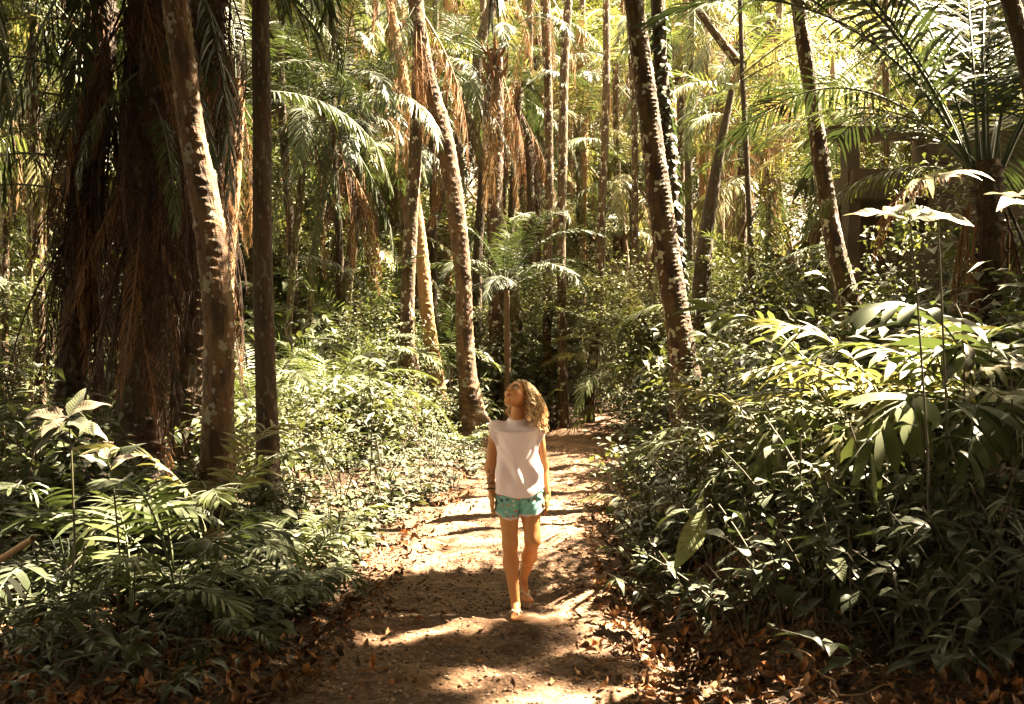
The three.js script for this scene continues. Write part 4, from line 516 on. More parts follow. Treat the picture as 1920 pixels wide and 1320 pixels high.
[[1210, 9.6, 'at the bend of the right path edge', 0.6], [1230, 8.9, 'in full sun before the big leaning trunk', 0.65], [1300, 7.9, 'in full sun right of the big leaning trunk foot', 0.75], [1360, 7.4, 'in sun above the paddle leaf', 0.75], [1420, 7.9, 'in sun below the red-brown trunk, to its left', 0.85], [1480, 8.1, 'in sun straight below the red-brown trunk', 0.9], [1530, 7.6, 'in sun in front of the tall bright fern palm', 0.8], [1590, 7.2, 'in sun at the right centre of the bank', 0.85], [1640, 7.6, 'in sun right of the tall bright fern palm', 0.95], [1280, 9.7, 'touching the big leaning trunk on the path side', 0.8], [1350, 9.3, 'touching the big leaning trunk on the far side', 0.85], [1430, 9.1, 'behind the lit low fern palm', 0.9], [1500, 8.8, 'highest of the sunlit shrubs on the bank', 1.05], [1238, 8.0, 'leaning over the path edge in sun', 0.5]].forEach(([px, d, where, h], i) => leafPlant({ label: ['bright oval-leaved shrub ', 'bright long-leaved shrub '][i % 3 === 2 ? 1 : 0] + where, px, d, h: h + 0.1, stems: 7, per: 8, kind: ['oval', 'oval', 'lance'][i % 3], size: 0.17, seed: 400 + i, spread: 0.45, mats: [M.leaf[2], M.leaf[3], M.leaf[2], M.leafLit], group: 'sunlit shrubs on the right bank', name: 'shrub', category: 'shrub' }));
rightNear.forEach(([px, d, where, h], i) => leafPlant({ label: ['oval-leaved shrub ', 'glossy broad-leaved shrub ', 'long-leaved shrub '][i % 3] + where, px, d, h: h + 0.22, stems: 6, per: 8, kind: ['oval', 'oval', 'lance'][i % 3], size: 0.2, seed: 100 + i, spread: 0.45, group: 'shrubs on the right bank', name: 'shrub', category: 'shrub' }));
const leftNear = [[620, 9.5, 'at the left path edge beyond the ferns', 0.6], [680, 10.5, 'left of the path below the golden trunk', 0.65], [560, 9.4, 'right of the straight dark trunk foot', 0.7], [730, 11.6, 'left of the path, lit in the middle', 0.7], [640, 11.5, 'behind the lit left shrubs', 0.9], [790, 12.8, 'close to the slim golden trunk', 0.65], [850, 14, 'in front of the stout palm foot', 0.6], [720, 13.2, 'below the burled trunk', 0.85], [520, 8.2, 'in front of the straight dark trunk', 0.55], [460, 8.6, 'between the thick ringed and straight dark trunks', 0.6], [640, 8.4, 'nearest the path on the left, low', 0.35], [300, 7.4, 'before the widest dark palm', 0.6], [180, 7.2, 'in shade below the greyish whorl', 0.6], [60, 6.2, 'dark at the left edge', 0.6], [350, 5.7, 'low in the shaded left foreground', 0.35], [160, 5.1, 'beside the low ribbed rosette', 0.3], [30, 4.9, 'in the lower left corner', 0.35], [430, 6.5, 'under the bright left ferns', 0.4], [880, 16, 'left of the woman at the far path edge', 0.5], [810, 15.5, 'behind the lit shrubs at the golden trunk', 0.8], [590, 12.5, 'right of the straight dark trunk, further back', 0.9]];
leftNear.forEach(([px, d, where, h], i) => leafPlant({ label: ['oval-leaved shrub ', 'long-leaved shrub ', 'glossy shrub '][i % 3] + where, px, d, h, stems: d < 8 ? 5 : 6, per: 7, kind: ['oval', 'lance', 'oval'][i % 3], size: d < 8 ? 0.13 : 0.17, seed: 200 + i, spread: 0.4, group: 'shrubs left of the path', name: 'shrub', category: 'shrub' }));
// bushes further back: leaves too small to tell apart
const bushes = [[1220, 12, 0.7, 0.6, 'at the path bend left of the big leaning trunk', 'bush'], [1240, 15, 0.7, 0.6, 'at the far right path edge', 'bush'], [1255, 18, 0.9, 0.8, 'where the path disappears', 'bush'], [1350, 11, 0.9, 0.9, 'right of the big leaning trunk', 'fine'], [1450, 11, 1.0, 1.1, 'left of the red-brown trunk foot', 'bush'], [1400, 14, 1.1, 1.5, 'between ivy trunk and red-brown trunk', 'fine'], [1480, 14, 1.2, 1.9, 'tall, feathery, left of the red-brown trunk', 'fine'], [1650, 11, 1.0, 1.1, 'right of the red-brown trunk foot', 'narrow'], [1640, 12.5, 1.1, 1.5, 'below the ruin opening', 'bush'], [1760, 10.5, 1.1, 1.1, 'below the ruin wall', 'fine'], [1775, 11.6, 1.1, 1.9, 'tall, covering the left of the ruin wall', 'fine'], [1905, 10.9, 1.2, 1.8, 'tall, covering the ruin wall right of the rosette trunk', 'bush'], [1860, 9.5, 1.1, 1.0, 'under the great rosette', 'bush'], [1950, 8, 1.0, 1.0, 'at the right edge below the rosette', 'narrow'], [1530, 9.2, 0.9, 0.8, 'before the red-brown trunk foot', 'narrow'], [1700, 8.6, 0.9, 0.9, 'behind the bright feathery palms', 'bush'], [1300, 15, 1.0, 1.2, 'behind the big leaning trunk foot', 'bush'], [1350, 18, 1.3, 1.6, 'around the crooked vine trunk', 'narrow'], [1105, 28, 1.3, 1.4, 'dark, behind the woman at the path bend', 'fine'], [985, 23, 1.2, 1.5, 'dark, right behind the woman', 'fine'], [940, 22, 1.2, 1.3, 'dark, left behind the woman', 'bush'], [1225, 22, 1.1, 1.0, 'at the foot of the lone slender trunk', 'bush'], [840, 20, 1.0, 0.9, 'between golden and stout trunk feet', 'bush'], [770, 17, 0.9, 0.9, 'at the burled trunk foot', 'fine'], [690, 16, 1.0, 1.0, 'left of the burled trunk', 'bush'], [620, 15, 1.0, 1.1, 'below the thin trio', 'narrow'], [560, 13, 0.8, 0.8, 'behind the straight dark trunk', 'fine'], [497, 9.3, 0.5, 0.5, 'at the very foot of the straight dark trunk', 'bush'], [460, 12, 0.8, 0.9, 'in the gap beside the straight dark trunk', 'bush'], [100, 9, 0.9, 0.9, 'dark, before the leftmost shaggy palm', 'narrow'], [20, 8, 0.9, 1.0, 'dark, at the left edge', 'bush'], [20, 14, 1.3, 2.2, 'lit, at the left edge far back', 'fine'], [90, 17, 1.5, 2.4, 'lit, behind the leftmost shaggy palm', 'bush'], [360, 8.6, 0.6, 0.5, 'at the foot of the thick ringed trunk', 'fine'], [240, 8.4, 0.7, 0.6, 'at the foot of the widest dark palm', 'narrow'], [720, 19, 1.3, 1.7, 'behind the slim golden trunk', 'fine'], [550, 19, 1.3, 1.9, 'right of the straight dark trunk, far back', 'bush'], [1250, 19, 1.2, 1.6, 'behind the big leaning trunk, far back', 'fine'], [1600, 15.5, 1.4, 2.0, 'tall, behind the red-brown trunk', 'bush']];
bushes.forEach(([px, d, w, h, where, kind], i) => bush({ label: { bush: 'leafy green bush ', fine: 'small-leaved bush ', narrow: 'narrow-leaved bush ' }[kind] + where, px, d, s: [w, h, w], kind, seed: i + 1 }));

// ---------- fallen leaves, sticks ----------
[[578, 1287, 0.15, 3, 'large orange dry leaf lying alone on the left of the dirt path'], [1183, 1198, 0.11, 2, 'pale curled dry leaf on the path at right'], [1208, 1255, 0.12, 0, 'orange-brown dry leaf at the right path edge'], [1115, 1288, 0.1, 2, 'tan dry leaf near the bottom right of the path'], [1050, 1275, 0.09, 0, 'small orange leaf bottom centre of the path'], [910, 1268, 0.08, 3, 'small orange leaf left of bottom centre'], [748, 1305, 0.09, 1, 'curled brown leaf at the bottom edge of the path'], [950, 1150, 0.09, 2, 'pale dry leaf just left of the front foot'], [885, 1163, 0.09, 0, 'flat orange leaf further left of the front foot'], [1038, 1152, 0.08, 2, 'pale sliver leaf right of the front foot'], [915, 1080, 0.08, 1, 'dark dry leaf behind the feet on the path'], [1145, 1108, 0.11, 3, 'bright orange leaf at the right edge beside the sun patch'], [1125, 1126, 0.1, 1, 'brown curled leaf beside the bright orange one'], [1190, 1128, 0.1, 2, 'tan leaf right of the bright orange one'], [1100, 1300, 0.1, 0, 'red-brown leaf at the bottom right'], [1250, 1285, 0.13, 1, 'broad brown leaf in the litter at lower right'], [1330, 1300, 0.14, 2, 'pale broad leaf among the twigs at lower right'], [1460, 1310, 0.12, 3, 'orange leaf at the bottom edge among the twigs'], [1520, 1235, 0.12, 0, 'rust leaf beside the crumpled seedling'], [430, 1270, 0.11, 0, 'dry leaf in the litter left of the path'], [490, 1290, 0.12, 2, 'pale dry leaf left of the large orange one'], [530, 1190, 0.11, 3, 'orange leaf in the left litter beside the path'], [510, 1150, 0.1, 0, 'rust leaf higher in the left litter'], [560, 1155, 0.1, 3, 'orange leaf where litter meets the path at left'], [480, 1215, 0.1, 1, 'brown leaf in the shade at left'], [420, 1205, 0.11, 2, 'tan leaf below the dark fern at left'], [10, 1200, 0.12, 3, 'orange leaf glowing at the left edge'], [320, 1310, 0.12, 2, 'pink-tan leaf at the bottom left'], [580, 1130, 0.09, 3, 'small orange leaf beside the lit stick'], [1120, 1050, 0.09, 0, 'dry leaf on the right path edge under the paddle leaf'], [1150, 985, 0.09, 2, 'dry leaf at the right path edge further up']].forEach(([px, py, s, k, label], i) => { const p = onGround(px, py), m = new THREE.Mesh(dryLeaf[i % 4], M.dry[k]); m.name = numbered('fallen_leaf'); m.userData = { label, category: 'fallen leaf', group: 'large dry leaves fallen on and beside the path' }; m.position.set(p.x, surf(p.x, p.z) + 0.02, p.z); m.rotation.set(0.1 * ((i % 5) - 2), i * 2.1, 0.15 * ((i % 3) - 1), 'YXZ'); m.scale.setScalar(s); m.castShadow = m.receiveShadow = true; scene.add(m); });
function stick(label, a, b, r0, lift0 = 0.02, lift1 = 0.02, name = 'fallen_stick', mat = M.twig) {
  const p = onGround(...a), q = onGround(...b); p.y = surf(p.x, p.z) + lift0; q.y = surf(q.x, q.z) + lift1; const pts = []; for (let k = 0; k <= 6; k++) pts.push(p.clone().lerp(q, k / 6).add(V(0.02 * Math.sin(k * 2.1 + a[0]), 0.012 * Math.sin(k * 1.7), 0)).sub(p));
  const m = new THREE.Mesh(new MB().tube(pts, (k) => r0 * (1 - 0.08 * k) * (k % 2 ? 1 : 0.92), 7).geo(), mat); m.name = numbered(name); m.position.copy(p); m.userData = { label, category: 'stick', group: 'sticks lying beside the path' }; m.castShadow = m.receiveShadow = true; scene.add(m);
}
stick('thin stick running left to right among the twigs at lower right', [1470, 1275], [1650, 1262], 0.007); stick('forked twig rising to the crumpled seedling at lower right', [1570, 1298], [1500, 1238], 0.006, 0.02, 0.08); stick('pale twig lying below the thin stick at lower right', [1540, 1318], [1690, 1285], 0.006); stick('short pale stick lit by the sun at the left path edge', [490, 1110], [540, 1098], 0.022); stick('thin branch arching in the lower left litter', [275, 1290], [400, 1270], 0.008, 0.02, 0.05); stick('long pale twig at the right path edge near the bright orange leaf', [1160, 1108], [1290, 1128], 0.008);
{
  const p = at(-20, 1062, 5.2), q = at(62, 1010, 5.0), m = new THREE.Mesh(new MB().tube([0, 1, 2, 3, 4].map((k) => q.clone().sub(p).multiplyScalar(k / 4)), [0.02, 0.019, 0.018, 0.019, 0.017], 8).geo(), M.twig); m.name = numbered('broken_branch'); m.position.copy(p); m.userData = { label: 'broken pale branch poking in from the left edge', category: 'branch' }; scene.add(m);
}
// ---------- the woman ----------
function nets(lo, hi, h, f, color) {                       // naive surface nets over a distance field
  const n = [0, 1, 2].map((k) => Math.ceil((hi[k] - lo[k]) / h) + 2), [nx, ny, nz] = n, D = new Float32Array(nx * ny * nz), id = (i, j, k) => (k * ny + j) * nx + i;
  for (let k = 0; k < nz; k++) for (let j = 0; j < ny; j++) for (let i = 0; i < nx; i++) D[id(i, j, k)] = f(lo[0] + i * h, lo[1] + j * h, lo[2] + k * h);
  const vi = new Int32Array(nx * ny * nz).fill(-1), m = new MB(), E = [[0, 1], [0, 2], [0, 4], [1, 3], [1, 5], [2, 3], [2, 6], [3, 7], [4, 5], [4, 6], [5, 7], [6, 7]];
  for (let k = 0; k < nz - 1; k++) for (let j = 0; j < ny - 1; j++) for (let i = 0; i < nx - 1; i++) {
    const c = []; let s = 0; for (let q = 0; q < 8; q++) { c[q] = D[id(i + (q & 1), j + (q >> 1 & 1), k + (q >> 2))]; if (c[q] < 0) s++; }
    if (s === 0 || s === 8) continue;
    let x = 0, y = 0, z = 0, e = 0; for (const [a, b] of E) if ((c[a] < 0) !== (c[b] < 0)) { const t = c[a] / (c[a] - c[b]); x += lerp(a & 1, b & 1, t); y += lerp(a >> 1 & 1, b >> 1 & 1, t); z += lerp(a >> 2, b >> 2, t); e++; }
    const X = lo[0] + (i + x / e) * h, Y = lo[1] + (j + y / e) * h, Z = lo[2] + (k + z / e) * h, g = h * 0.7, N = V(f(X + g, Y, Z) - f(X - g, Y, Z), f(X, Y + g, Z) - f(X, Y - g, Z), f(X, Y, Z + g) - f(X, Y, Z - g)).normalize();
    if (color) m.tint = color(X, Y, Z, N);
    vi[id(i, j, k)] = m.v(X, Y, Z, N.x, N.y, N.z);
  }
  const quad = (a, b, c, d, flip) => { if (Math.min(a, b, c, d) < 0) return; if (flip) { m.t(a, c, b); m.t(a, d, c); } else { m.t(a, b, c); m.t(a, c, d); } };
  for (let k = 1; k < nz - 1; k++) for (let j = 1; j < ny - 1; j++) for (let i = 1; i < nx - 1; i++) {
    const d = D[id(i, j, k)] < 0;
    if (d !== (D[id(i + 1, j, k)] < 0)) quad(vi[id(i, j - 1, k - 1)], vi[id(i, j, k - 1)], vi[id(i, j, k)], vi[id(i, j - 1, k)], !d);
    if (d !== (D[id(i, j + 1, k)] < 0)) quad(vi[id(i - 1, j, k - 1)], vi[id(i - 1, j, k)], vi[id(i, j, k)], vi[id(i, j, k - 1)], !d);
    if (d !== (D[id(i, j, k + 1)] < 0)) quad(vi[id(i - 1, j - 1, k)], vi[id(i, j - 1, k)], vi[id(i, j, k)], vi[id(i - 1, j, k)], !d);
  }
  return m.geo();
}
const smin = (a, b, k) => { const h = Math.max(k - Math.abs(a - b), 0) / k; return Math.min(a, b) - h * h * k * 0.25; };
const cap = (x, y, z, a, b, ra, rb) => { const bx = b[0] - a[0], by = b[1] - a[1], bz = b[2] - a[2], px = x - a[0], py = y - a[1], pz = z - a[2], t = clamp((px * bx + py * by + pz * bz) / (bx * bx + by * by + bz * bz + 1e-9), 0, 1); return Math.hypot(px - bx * t, py - by * t, pz - bz * t) - lerp(ra, rb, t); };
const ell = (x, y, z, c, r) => { const a = (x - c[0]) / r[0], b = (y - c[1]) / r[1], d = (z - c[2]) / r[2], k = Math.hypot(a, b, d); return (k - 1) * Math.min(...r); };
const field = (bones, k) => (x, y, z) => { let d = 9; for (const b of bones) d = smin(d, cap(x, y, z, ...b), k); return d; };
{
  const wx = (970 - CX) / F * 6.45, wz = -6.45, wy = surf(wx, wz + 0.12);
  const o = thing('person', 'woman in pale pink sleeveless top and turquoise shorts walking on the path, looking up', 'person', [wx, wy, wz]);
  const skin = [0.54, 0.25, 0.1];
  const sh = { l: [-0.148, 1.285, -0.01], r: [0.138, 1.285, -0.01] };            // l, r: sides of the picture
  const el = { l: [-0.188, 1.02, -0.035], r: [0.178, 1.025, -0.05] }, wr = { l: [-0.178, 0.84, 0.03], r: [0.208, 0.835, 0.0] };
  const body = [
    [[-0.05, 0.86, 0], [0.065, 0.86, 0], 0.088, 0.088], [[0, 0.9, 0], [0, 1.02, 0.0], 0.088, 0.085], [[-0.03, 1.0, 0], [-0.042, 1.17, 0.0], 0.078, 0.082], [[0.03, 1.0, 0], [0.042, 1.17, 0.0], 0.078, 0.082],
    [[-0.11, 1.27, -0.02], [0.105, 1.27, -0.02], 0.04, 0.04], [[0, 1.2, -0.02], [0, 1.3, -0.025], 0.07, 0.05], [[0, 1.28, -0.02], [0.004, 1.42, 0.0], 0.056, 0.047],
    [[-0.064, 0.82, 0], [-0.05, 0.5, 0.05], 0.08, 0.05], [[-0.05, 0.5, 0.05], [-0.045, 0.36, 0.03], 0.047, 0.05], [[-0.045, 0.36, 0.03], [-0.012, 0.085, 0.08], 0.05, 0.031],
    [[0.084, 0.82, 0], [0.103, 0.52, 0.06], 0.08, 0.051], [[0.105, 0.52, 0.06], [0.085, 0.38, -0.1], 0.047, 0.05], [[0.085, 0.38, -0.1], [0.045, 0.16, -0.42], 0.05, 0.03],
    [sh.l, el.l, 0.045, 0.034], [el.l, wr.l, 0.035, 0.023], [sh.r, el.r, 0.045, 0.034], [el.r, wr.r, 0.035, 0.023],
  ];
  const ink = (x, y, z) => x < -0.1 && y > 0.88 && y < 1.0 && fbm(x * 60 + 5, y * 55, z * 40, 2) > 0.5 ? 1 : 0;
  const geos = [nets([-0.3, 0.04, -0.55], [0.3, 1.48, 0.2], 0.011, field(body, 0.035), (x, y, z) => { const f = 0.92 + 0.16 * noise(x * 20, y * 20, z * 20), k = ink(x, y, z); return mix3(skin.map((c) => c * f), [0.06, 0.05, 0.04], k * 0.75); })];
  // hands: palm and five fingers, lightly curled
  const hand = (w, s) => {
    const b = [], P = (x, y, z) => [w[0] + s * x, w[1] + y, w[2] + z];
    b.push([P(0, 0.01, 0), P(0, -0.03, 0.003), 0.021, 0.022]);
    [[-0.006, 0.028, 0.034, 0.024], [0.0, 0.009, 0.038, 0.028], [0.002, -0.01, 0.036, 0.026], [0.0, -0.027, 0.028, 0.02]].forEach(([x, z, l1, l2], i) => { const k = P(x, -0.078 + (i === 3 ? 0.006 : 0), z), m = [k[0] - s * 0.004, k[1] - l1, k[2] + 0.006], t = [m[0] - s * 0.014, m[1] - l2, m[2] + 0.004]; b.push([P(0, -0.02, z * 0.5), k, 0.013, 0.0105], [k, m, 0.0092, 0.0085], [m, t, 0.0083, 0.0068]); });
    const t0 = P(-0.006, -0.022, 0.022), t1 = P(-0.012, -0.055, 0.046), t2 = P(-0.014, -0.085, 0.05); b.push([t0, t1, 0.013, 0.0105], [t1, t2, 0.0098, 0.008]);
    return nets([w[0] - 0.06, w[1] - 0.17, w[2] - 0.07], [w[0] + 0.06, w[1] + 0.035, w[2] + 0.09], 0.0035, field(b, 0.006), () => skin);
  };
  geos.push(hand(wr.l, -1), hand(wr.r, 1));
  // feet
  const foot = (ankle, heel, ball, toes, spread) => {
    const b = [[ankle, heel, 0.03, 0.027], [ankle, ball, 0.031, 0.023], [heel, ball, 0.026, 0.021]], s = V(...toes).sub(V(...ball)), side = V(1, 0, 0);
    [[-0.03, 0.8], [-0.015, 0.93], [0.0, 1], [0.014, 1.02], [0.032, 1.05]].forEach(([q, l], i) => { const k = i === 4 ? 1 : 0, a = [ball[0] + q * 0.85 * spread, ball[1] - 0.004, ball[2]], t = V(...a).add(s.clone().multiplyScalar(l)); b.push([a, [t.x + q * 0.15 * spread, t.y, t.z], 0.012 + 0.003 * k, 0.0085 + 0.004 * k]); });
    const lo = [0, 1, 2].map((i) => Math.min(ankle[i], heel[i], toes[i]) - 0.06), hi = [0, 1, 2].map((i) => Math.max(ankle[i], heel[i], toes[i]) + 0.06);
    hi[1] = ankle[1] + 0.02; return nets(lo, hi, 0.0045, field(b, 0.014), () => skin);
  };
  const F1 = { ankle: [-0.012, 0.085, 0.08], heel: [-0.008, 0.045, 0.05], ball: [-0.008, 0.036, 0.19], toes: [-0.004, 0.026, 0.245] }, F2 = { ankle: [0.045, 0.155, -0.42], heel: [0.04, 0.13, -0.46], ball: [0.065, 0.042, -0.335], toes: [0.078, 0.028, -0.28] };
  geos.push(foot(F1.ankle, F1.heel, F1.ball, F1.toes, 1), foot(F2.ankle, F2.heel, F2.ball, F2.toes, 1));
  // head: built upright facing +z, then tipped back and turned to the left of the picture
  const hq = new THREE.Quaternion().setFromEuler(new THREE.Euler(-0.6, -0.76, 0.08, 'YXZ')), hc = V(0.004, 1.515, 0.01), inv = hq.clone().invert(), L = V(0, 0, 0);
  const headF = (x, y, z) => {
    let d = ell(x, y, z, [0, 0.03, -0.015], [0.074, 0.082, 0.09]);
    d = smin(d, ell(x, y, z, [0, -0.025, 0.022], [0.06, 0.075, 0.066]), 0.03);
    d = smin(d, cap(x, y, z, [-0.012, -0.09, 0.066], [0.012, -0.09, 0.066], 0.018, 0.018), 0.03);
    d = smin(d, cap(x, y, z, [-0.03, 0.028, 0.068], [0.03, 0.028, 0.068], 0.012, 0.012), 0.02);
    for (const s of [-1, 1]) { d = Math.max(d, -(Math.hypot(x - s * 0.031, y - 0.008, z - 0.094) - 0.016)); d = smin(d, Math.hypot(x - s * 0.031, y - 0.008, z - 0.066) - 0.0145, 0.006); d = smin(d, ell(x, y, z, [s * 0.038, -0.025, 0.056], [0.022, 0.018, 0.02]), 0.02); d = smin(d, ell(x, y, z, [s * 0.075, -0.002, -0.012], [0.01, 0.03, 0.018]), 0.008); }
    d = smin(d, cap(x, y, z, [0, 0.018, 0.082], [0, -0.022, 0.106], 0.007, 0.0105), 0.012); d = smin(d, cap(x, y, z, [-0.011, -0.026, 0.092], [0.011, -0.026, 0.092], 0.007, 0.007), 0.008);
    d = smin(d, ell(x, y, z, [0, -0.05, 0.083], [0.022, 0.006, 0.011]), 0.006); d = smin(d, ell(x, y, z, [0, -0.0625, 0.081], [0.019, 0.007, 0.0115]), 0.006);
    return d;
  };
  const toHead = (x, y, z) => L.set(x, y, z).sub(hc).applyQuaternion(inv);
  const headWorld = (x, y, z) => { const p = toHead(x, y, z); return headF(p.x, p.y, p.z); };
  const face = (x, y, z) => { const p = toHead(x, y, z); let c = skin.map((q) => q * 1.08); if (p.z > 0.04) {
    const cheek = Math.exp(-(((Math.abs(p.x) - 0.04) / 0.018) ** 2) - ((p.y + 0.03) / 0.016) ** 2); c = mix3(c, [0.46, 0.17, 0.09], cheek * 0.5);
    if (Math.abs(p.x) < 0.024 - Math.abs(p.y + 0.056) * 0.9 && Math.abs(p.y + 0.056) < 0.014 && p.z > 0.07) c = Math.abs(p.y + 0.0555) < 0.002 ? [0.1, 0.03, 0.02] : [0.42, 0.12, 0.08];
    const ex = Math.abs(p.x) - 0.031, ey = p.y - 0.008; const er = Math.hypot(ex / 0.0145, ey / 0.0085); if (er < 1) c = Math.hypot(ex, ey - 0.002) < 0.0062 ? [0.03, 0.022, 0.015] : [0.62, 0.56, 0.5]; else if (er < 1.45 && ey > -0.002) c = [0.06, 0.03, 0.018];
    if (Math.abs(ey - 0.022 + 0.25 * Math.abs(ex) * Math.abs(ex) * 40) < 0.0035 && Math.abs(ex) < 0.019) c = [0.13, 0.07, 0.03];
  } return c; };
  geos.push(nets([hc.x - 0.15, hc.y - 0.15, hc.z - 0.15], [hc.x + 0.15, hc.y + 0.15, hc.z + 0.15], 0.0038, headWorld, face));
  part('body', mergeGeometries(geos), new THREE.MeshPhysicalMaterial({ vertexColors: true, roughness: 0.5, sheen: 0.15, sheenColor: rgb([1, 0.7, 0.5]), specularIntensity: 0.6 }), o);
  // hair: a cap over the skull and wavy strands falling to the shoulders, mostly to the right of the picture
  const hair = [nets([hc.x - 0.16, hc.y - 0.12, hc.z - 0.16], [hc.x + 0.16, hc.y + 0.17, hc.z + 0.16], 0.006, (x, y, z) => { const p = toHead(x, y, z); let d = ell(p.x, p.y, p.z, [0, 0.032, -0.02], [0.082, 0.09, 0.098]); const line = p.z - 0.03 - 0.9 * (p.y - 0.055) * (p.y > 0.055 ? 1 : 0.25); return Math.max(d, line, -(p.y + 0.07 + p.z * 0.4)) + 0.003 * Math.sin(p.x * 160 + p.y * 60); }, (x, y, z) => [0.3, 0.16, 0.06])];
  const hm = new MB(), r = rng(9); const tones = [[0.5, 0.3, 0.12], [0.64, 0.44, 0.21], [0.3, 0.155, 0.055], [0.72, 0.54, 0.3], [0.42, 0.23, 0.09]];
  for (let i = 0; i < 760; i++) {
    const right = r() < 0.78, up = right ? lerp(-0.1, 0.97, r() ** 0.8) : lerp(0.1, 0.95, r()), az = right ? lerp(0.15, 2.5, r()) : lerp(-2.9, -0.9, r()), c0 = Math.sqrt(1 - up * up), lx = Math.sin(az) * c0, lz = Math.min(Math.cos(az) * c0, 0.42 - 0.3 * Math.max(0, -up));
    const root = V(lx * 0.08, 0.032 + up * 0.088, lz * 0.096 - 0.018).applyQuaternion(hq).add(hc), pts = [], len = right ? lerp(0.19, 0.31, r()) + 0.05 * up : 0.16 + 0.1 * r(), out = V(root.x - hc.x, 0, root.z - hc.z).normalize(), ph = r() * 6, k0 = 0.01 + 0.022 * r(), steps = 15; const p = root.clone(), v = V(out.x * 0.9, -0.15, out.z * 0.9);
    const pull = right ? V(0.08 + 0.34 * r(), 0, 0.1 + 0.2 * r()) : V(-0.05, 0, -0.2);
    for (let s = 0; s <= steps; s++) {
      const t = s / steps; pts.push(p.clone().add(V(Math.sin(t * 19 + ph) * k0 * Math.min(1, t * 1.6), 0, Math.cos(t * 17 + ph) * k0 * Math.min(1, t * 1.6))));
      v.lerp(V(pull.x * (t < 0.35 ? 1 : -0.1), -1, pull.z), 0.34).normalize(); p.addScaledVector(v, len / steps);
      const q = toHead(p.x, p.y, p.z), dd = ell(q.x, q.y, q.z, [0, 0.015, -0.01], [0.088, 0.1, 0.1]); if (dd < 0) { const c = q.clone().normalize().applyQuaternion(hq); p.addScaledVector(c, -dd * 1.05); }
      const sy = 1.345 - Math.abs(p.x) * 0.25; if (p.y < sy && Math.hypot(p.x, p.z) < 0.13) p.z += 0.008;
    }
    const f = 0.75 + 0.5 * r(), c = tones[Math.floor(r() * 5)]; hm.tint = c.map((q) => q * f); hm.tube(pts, (k) => 0.0043 * (1 - 0.75 * (k / steps) ** 2), 4);
  }
  hair.push(hm.geo());
  part('hair', mergeGeometries(hair), new THREE.MeshPhysicalMaterial({ vertexColors: true, roughness: 0.42, specularIntensity: 0.8, sheen: 0.4, sheenColor: rgb([1, 0.75, 0.4]) }), o);
  // loose top
  const top = (x, y, z) => {
    const t = clamp((y - 0.82) / 0.45, 0, 1), a = lerp(0.166, 0.13, sst(t, 0, 0.85)), bz = lerp(0.138, 0.108, t), xc = 0.014 * (1 - t) - 0.003;
    let d = (Math.hypot((x - xc) / a, z / bz) - 1) * bz; d = Math.max(d, y - 1.26);
    d = smin(d, cap(x, y, z, [-0.1, 1.272, -0.015], [0.095, 1.272, -0.015], 0.054, 0.054), 0.045);
    for (const s of ['l', 'r']) { const A = V(...sh[s]), q = A.clone().lerp(V(...el[s]), 0.42), c = cap(x, y, z, A.toArray(), q.toArray(), 0.051, 0.05), k = Math.abs(x); d = smin(d, Math.max(c, k * 0.909 - y * 0.417 + 0.357 + 0.006 * Math.sin(y * 60)), 0.018); }
    d = smin(d, cap(x, y, z, [0, 1.28, -0.02], [0.0, 1.342, -0.008], 0.066, 0.059), 0.03);
    d = Math.max(d, y - 1.35 + z * 0.3);
    const hem = 0.835 - 0.012 * Math.cos((x - 0.02) * 16) + (x > 0.1 ? (x - 0.1) * 0.5 : 0); d = Math.max(d, hem - y);
    return d - 0.007 + 0.012 * Math.sin(x * 46 + 3.5 * Math.sin(y * 5) + z * 14) * sst(1.22 - y, 0, 0.35) * sst(y, 0.82, 0.93) + 0.009 * Math.sin((x * 0.9 + y) * 30 + 2.5 * Math.sin(x * 16)) * Math.exp(-(((y - 0.96) / 0.1) ** 2)) + 0.006 * Math.sin((y + x * x * 4) * 75) * Math.exp(-(((y - 1.28) / 0.035) ** 2) - (x / 0.06) ** 2) + 0.004 * Math.sin((Math.abs(x) * 1.4 - y) * 60) * Math.exp(-(((y - 1.16) / 0.07) ** 2)) * sst(Math.abs(x), 0.03, 0.1);
  };
  const cloth = tex(128, 128, (u, v) => 0.5 + 0.5 * Math.sin(u * 128 * 3.14) * Math.sin(v * 128 * 3.14), false);
  part('top', nets([-0.28, 0.78, -0.17], [0.28, 1.39, 0.17], 0.0065, top, (x, y, z) => { const f = 0.97 + 0.06 * noise(x * 30, y * 30, z * 30); return [0.9 * f, 0.75 * f, 0.8 * f]; }), new THREE.MeshPhysicalMaterial({ vertexColors: true, roughness: 0.85, sheen: 0.3, sheenColor: rgb([1, 0.85, 0.85]) }), o);
  // shorts
  const legs = [[[-0.058, 0.86, 0.0], [-0.07, 0.63, 0.025]], [[0.08, 0.86, 0.0], [0.094, 0.63, 0.03]]];
  const hemY = (x, z, i) => 0.668 + (i ? 0.022 : 0) + 0.8 * Math.max(0, (i ? x - 0.12 : -x - 0.095));
  const shorts = (x, y, z) => {
    let d = 9; legs.forEach(([a, b], i) => { d = smin(d, Math.max(cap(x, y, z, a, b, 0.094, 0.094), hemY(x, z, i) - y), 0.012); });
    d = smin(d, Math.max(cap(x, y, z, [-0.045, 0.87, 0], [0.062, 0.87, 0], 0.104, 0.104), y - 0.95, 0.76 - y), 0.02);
    return Math.max(d, y - 0.93) + 0.004 * Math.sin(x * 60 + y * 35 + 3 * Math.sin(y * 30)) + 0.003 * Math.sin((y - Math.abs(x)) * 110);
  };
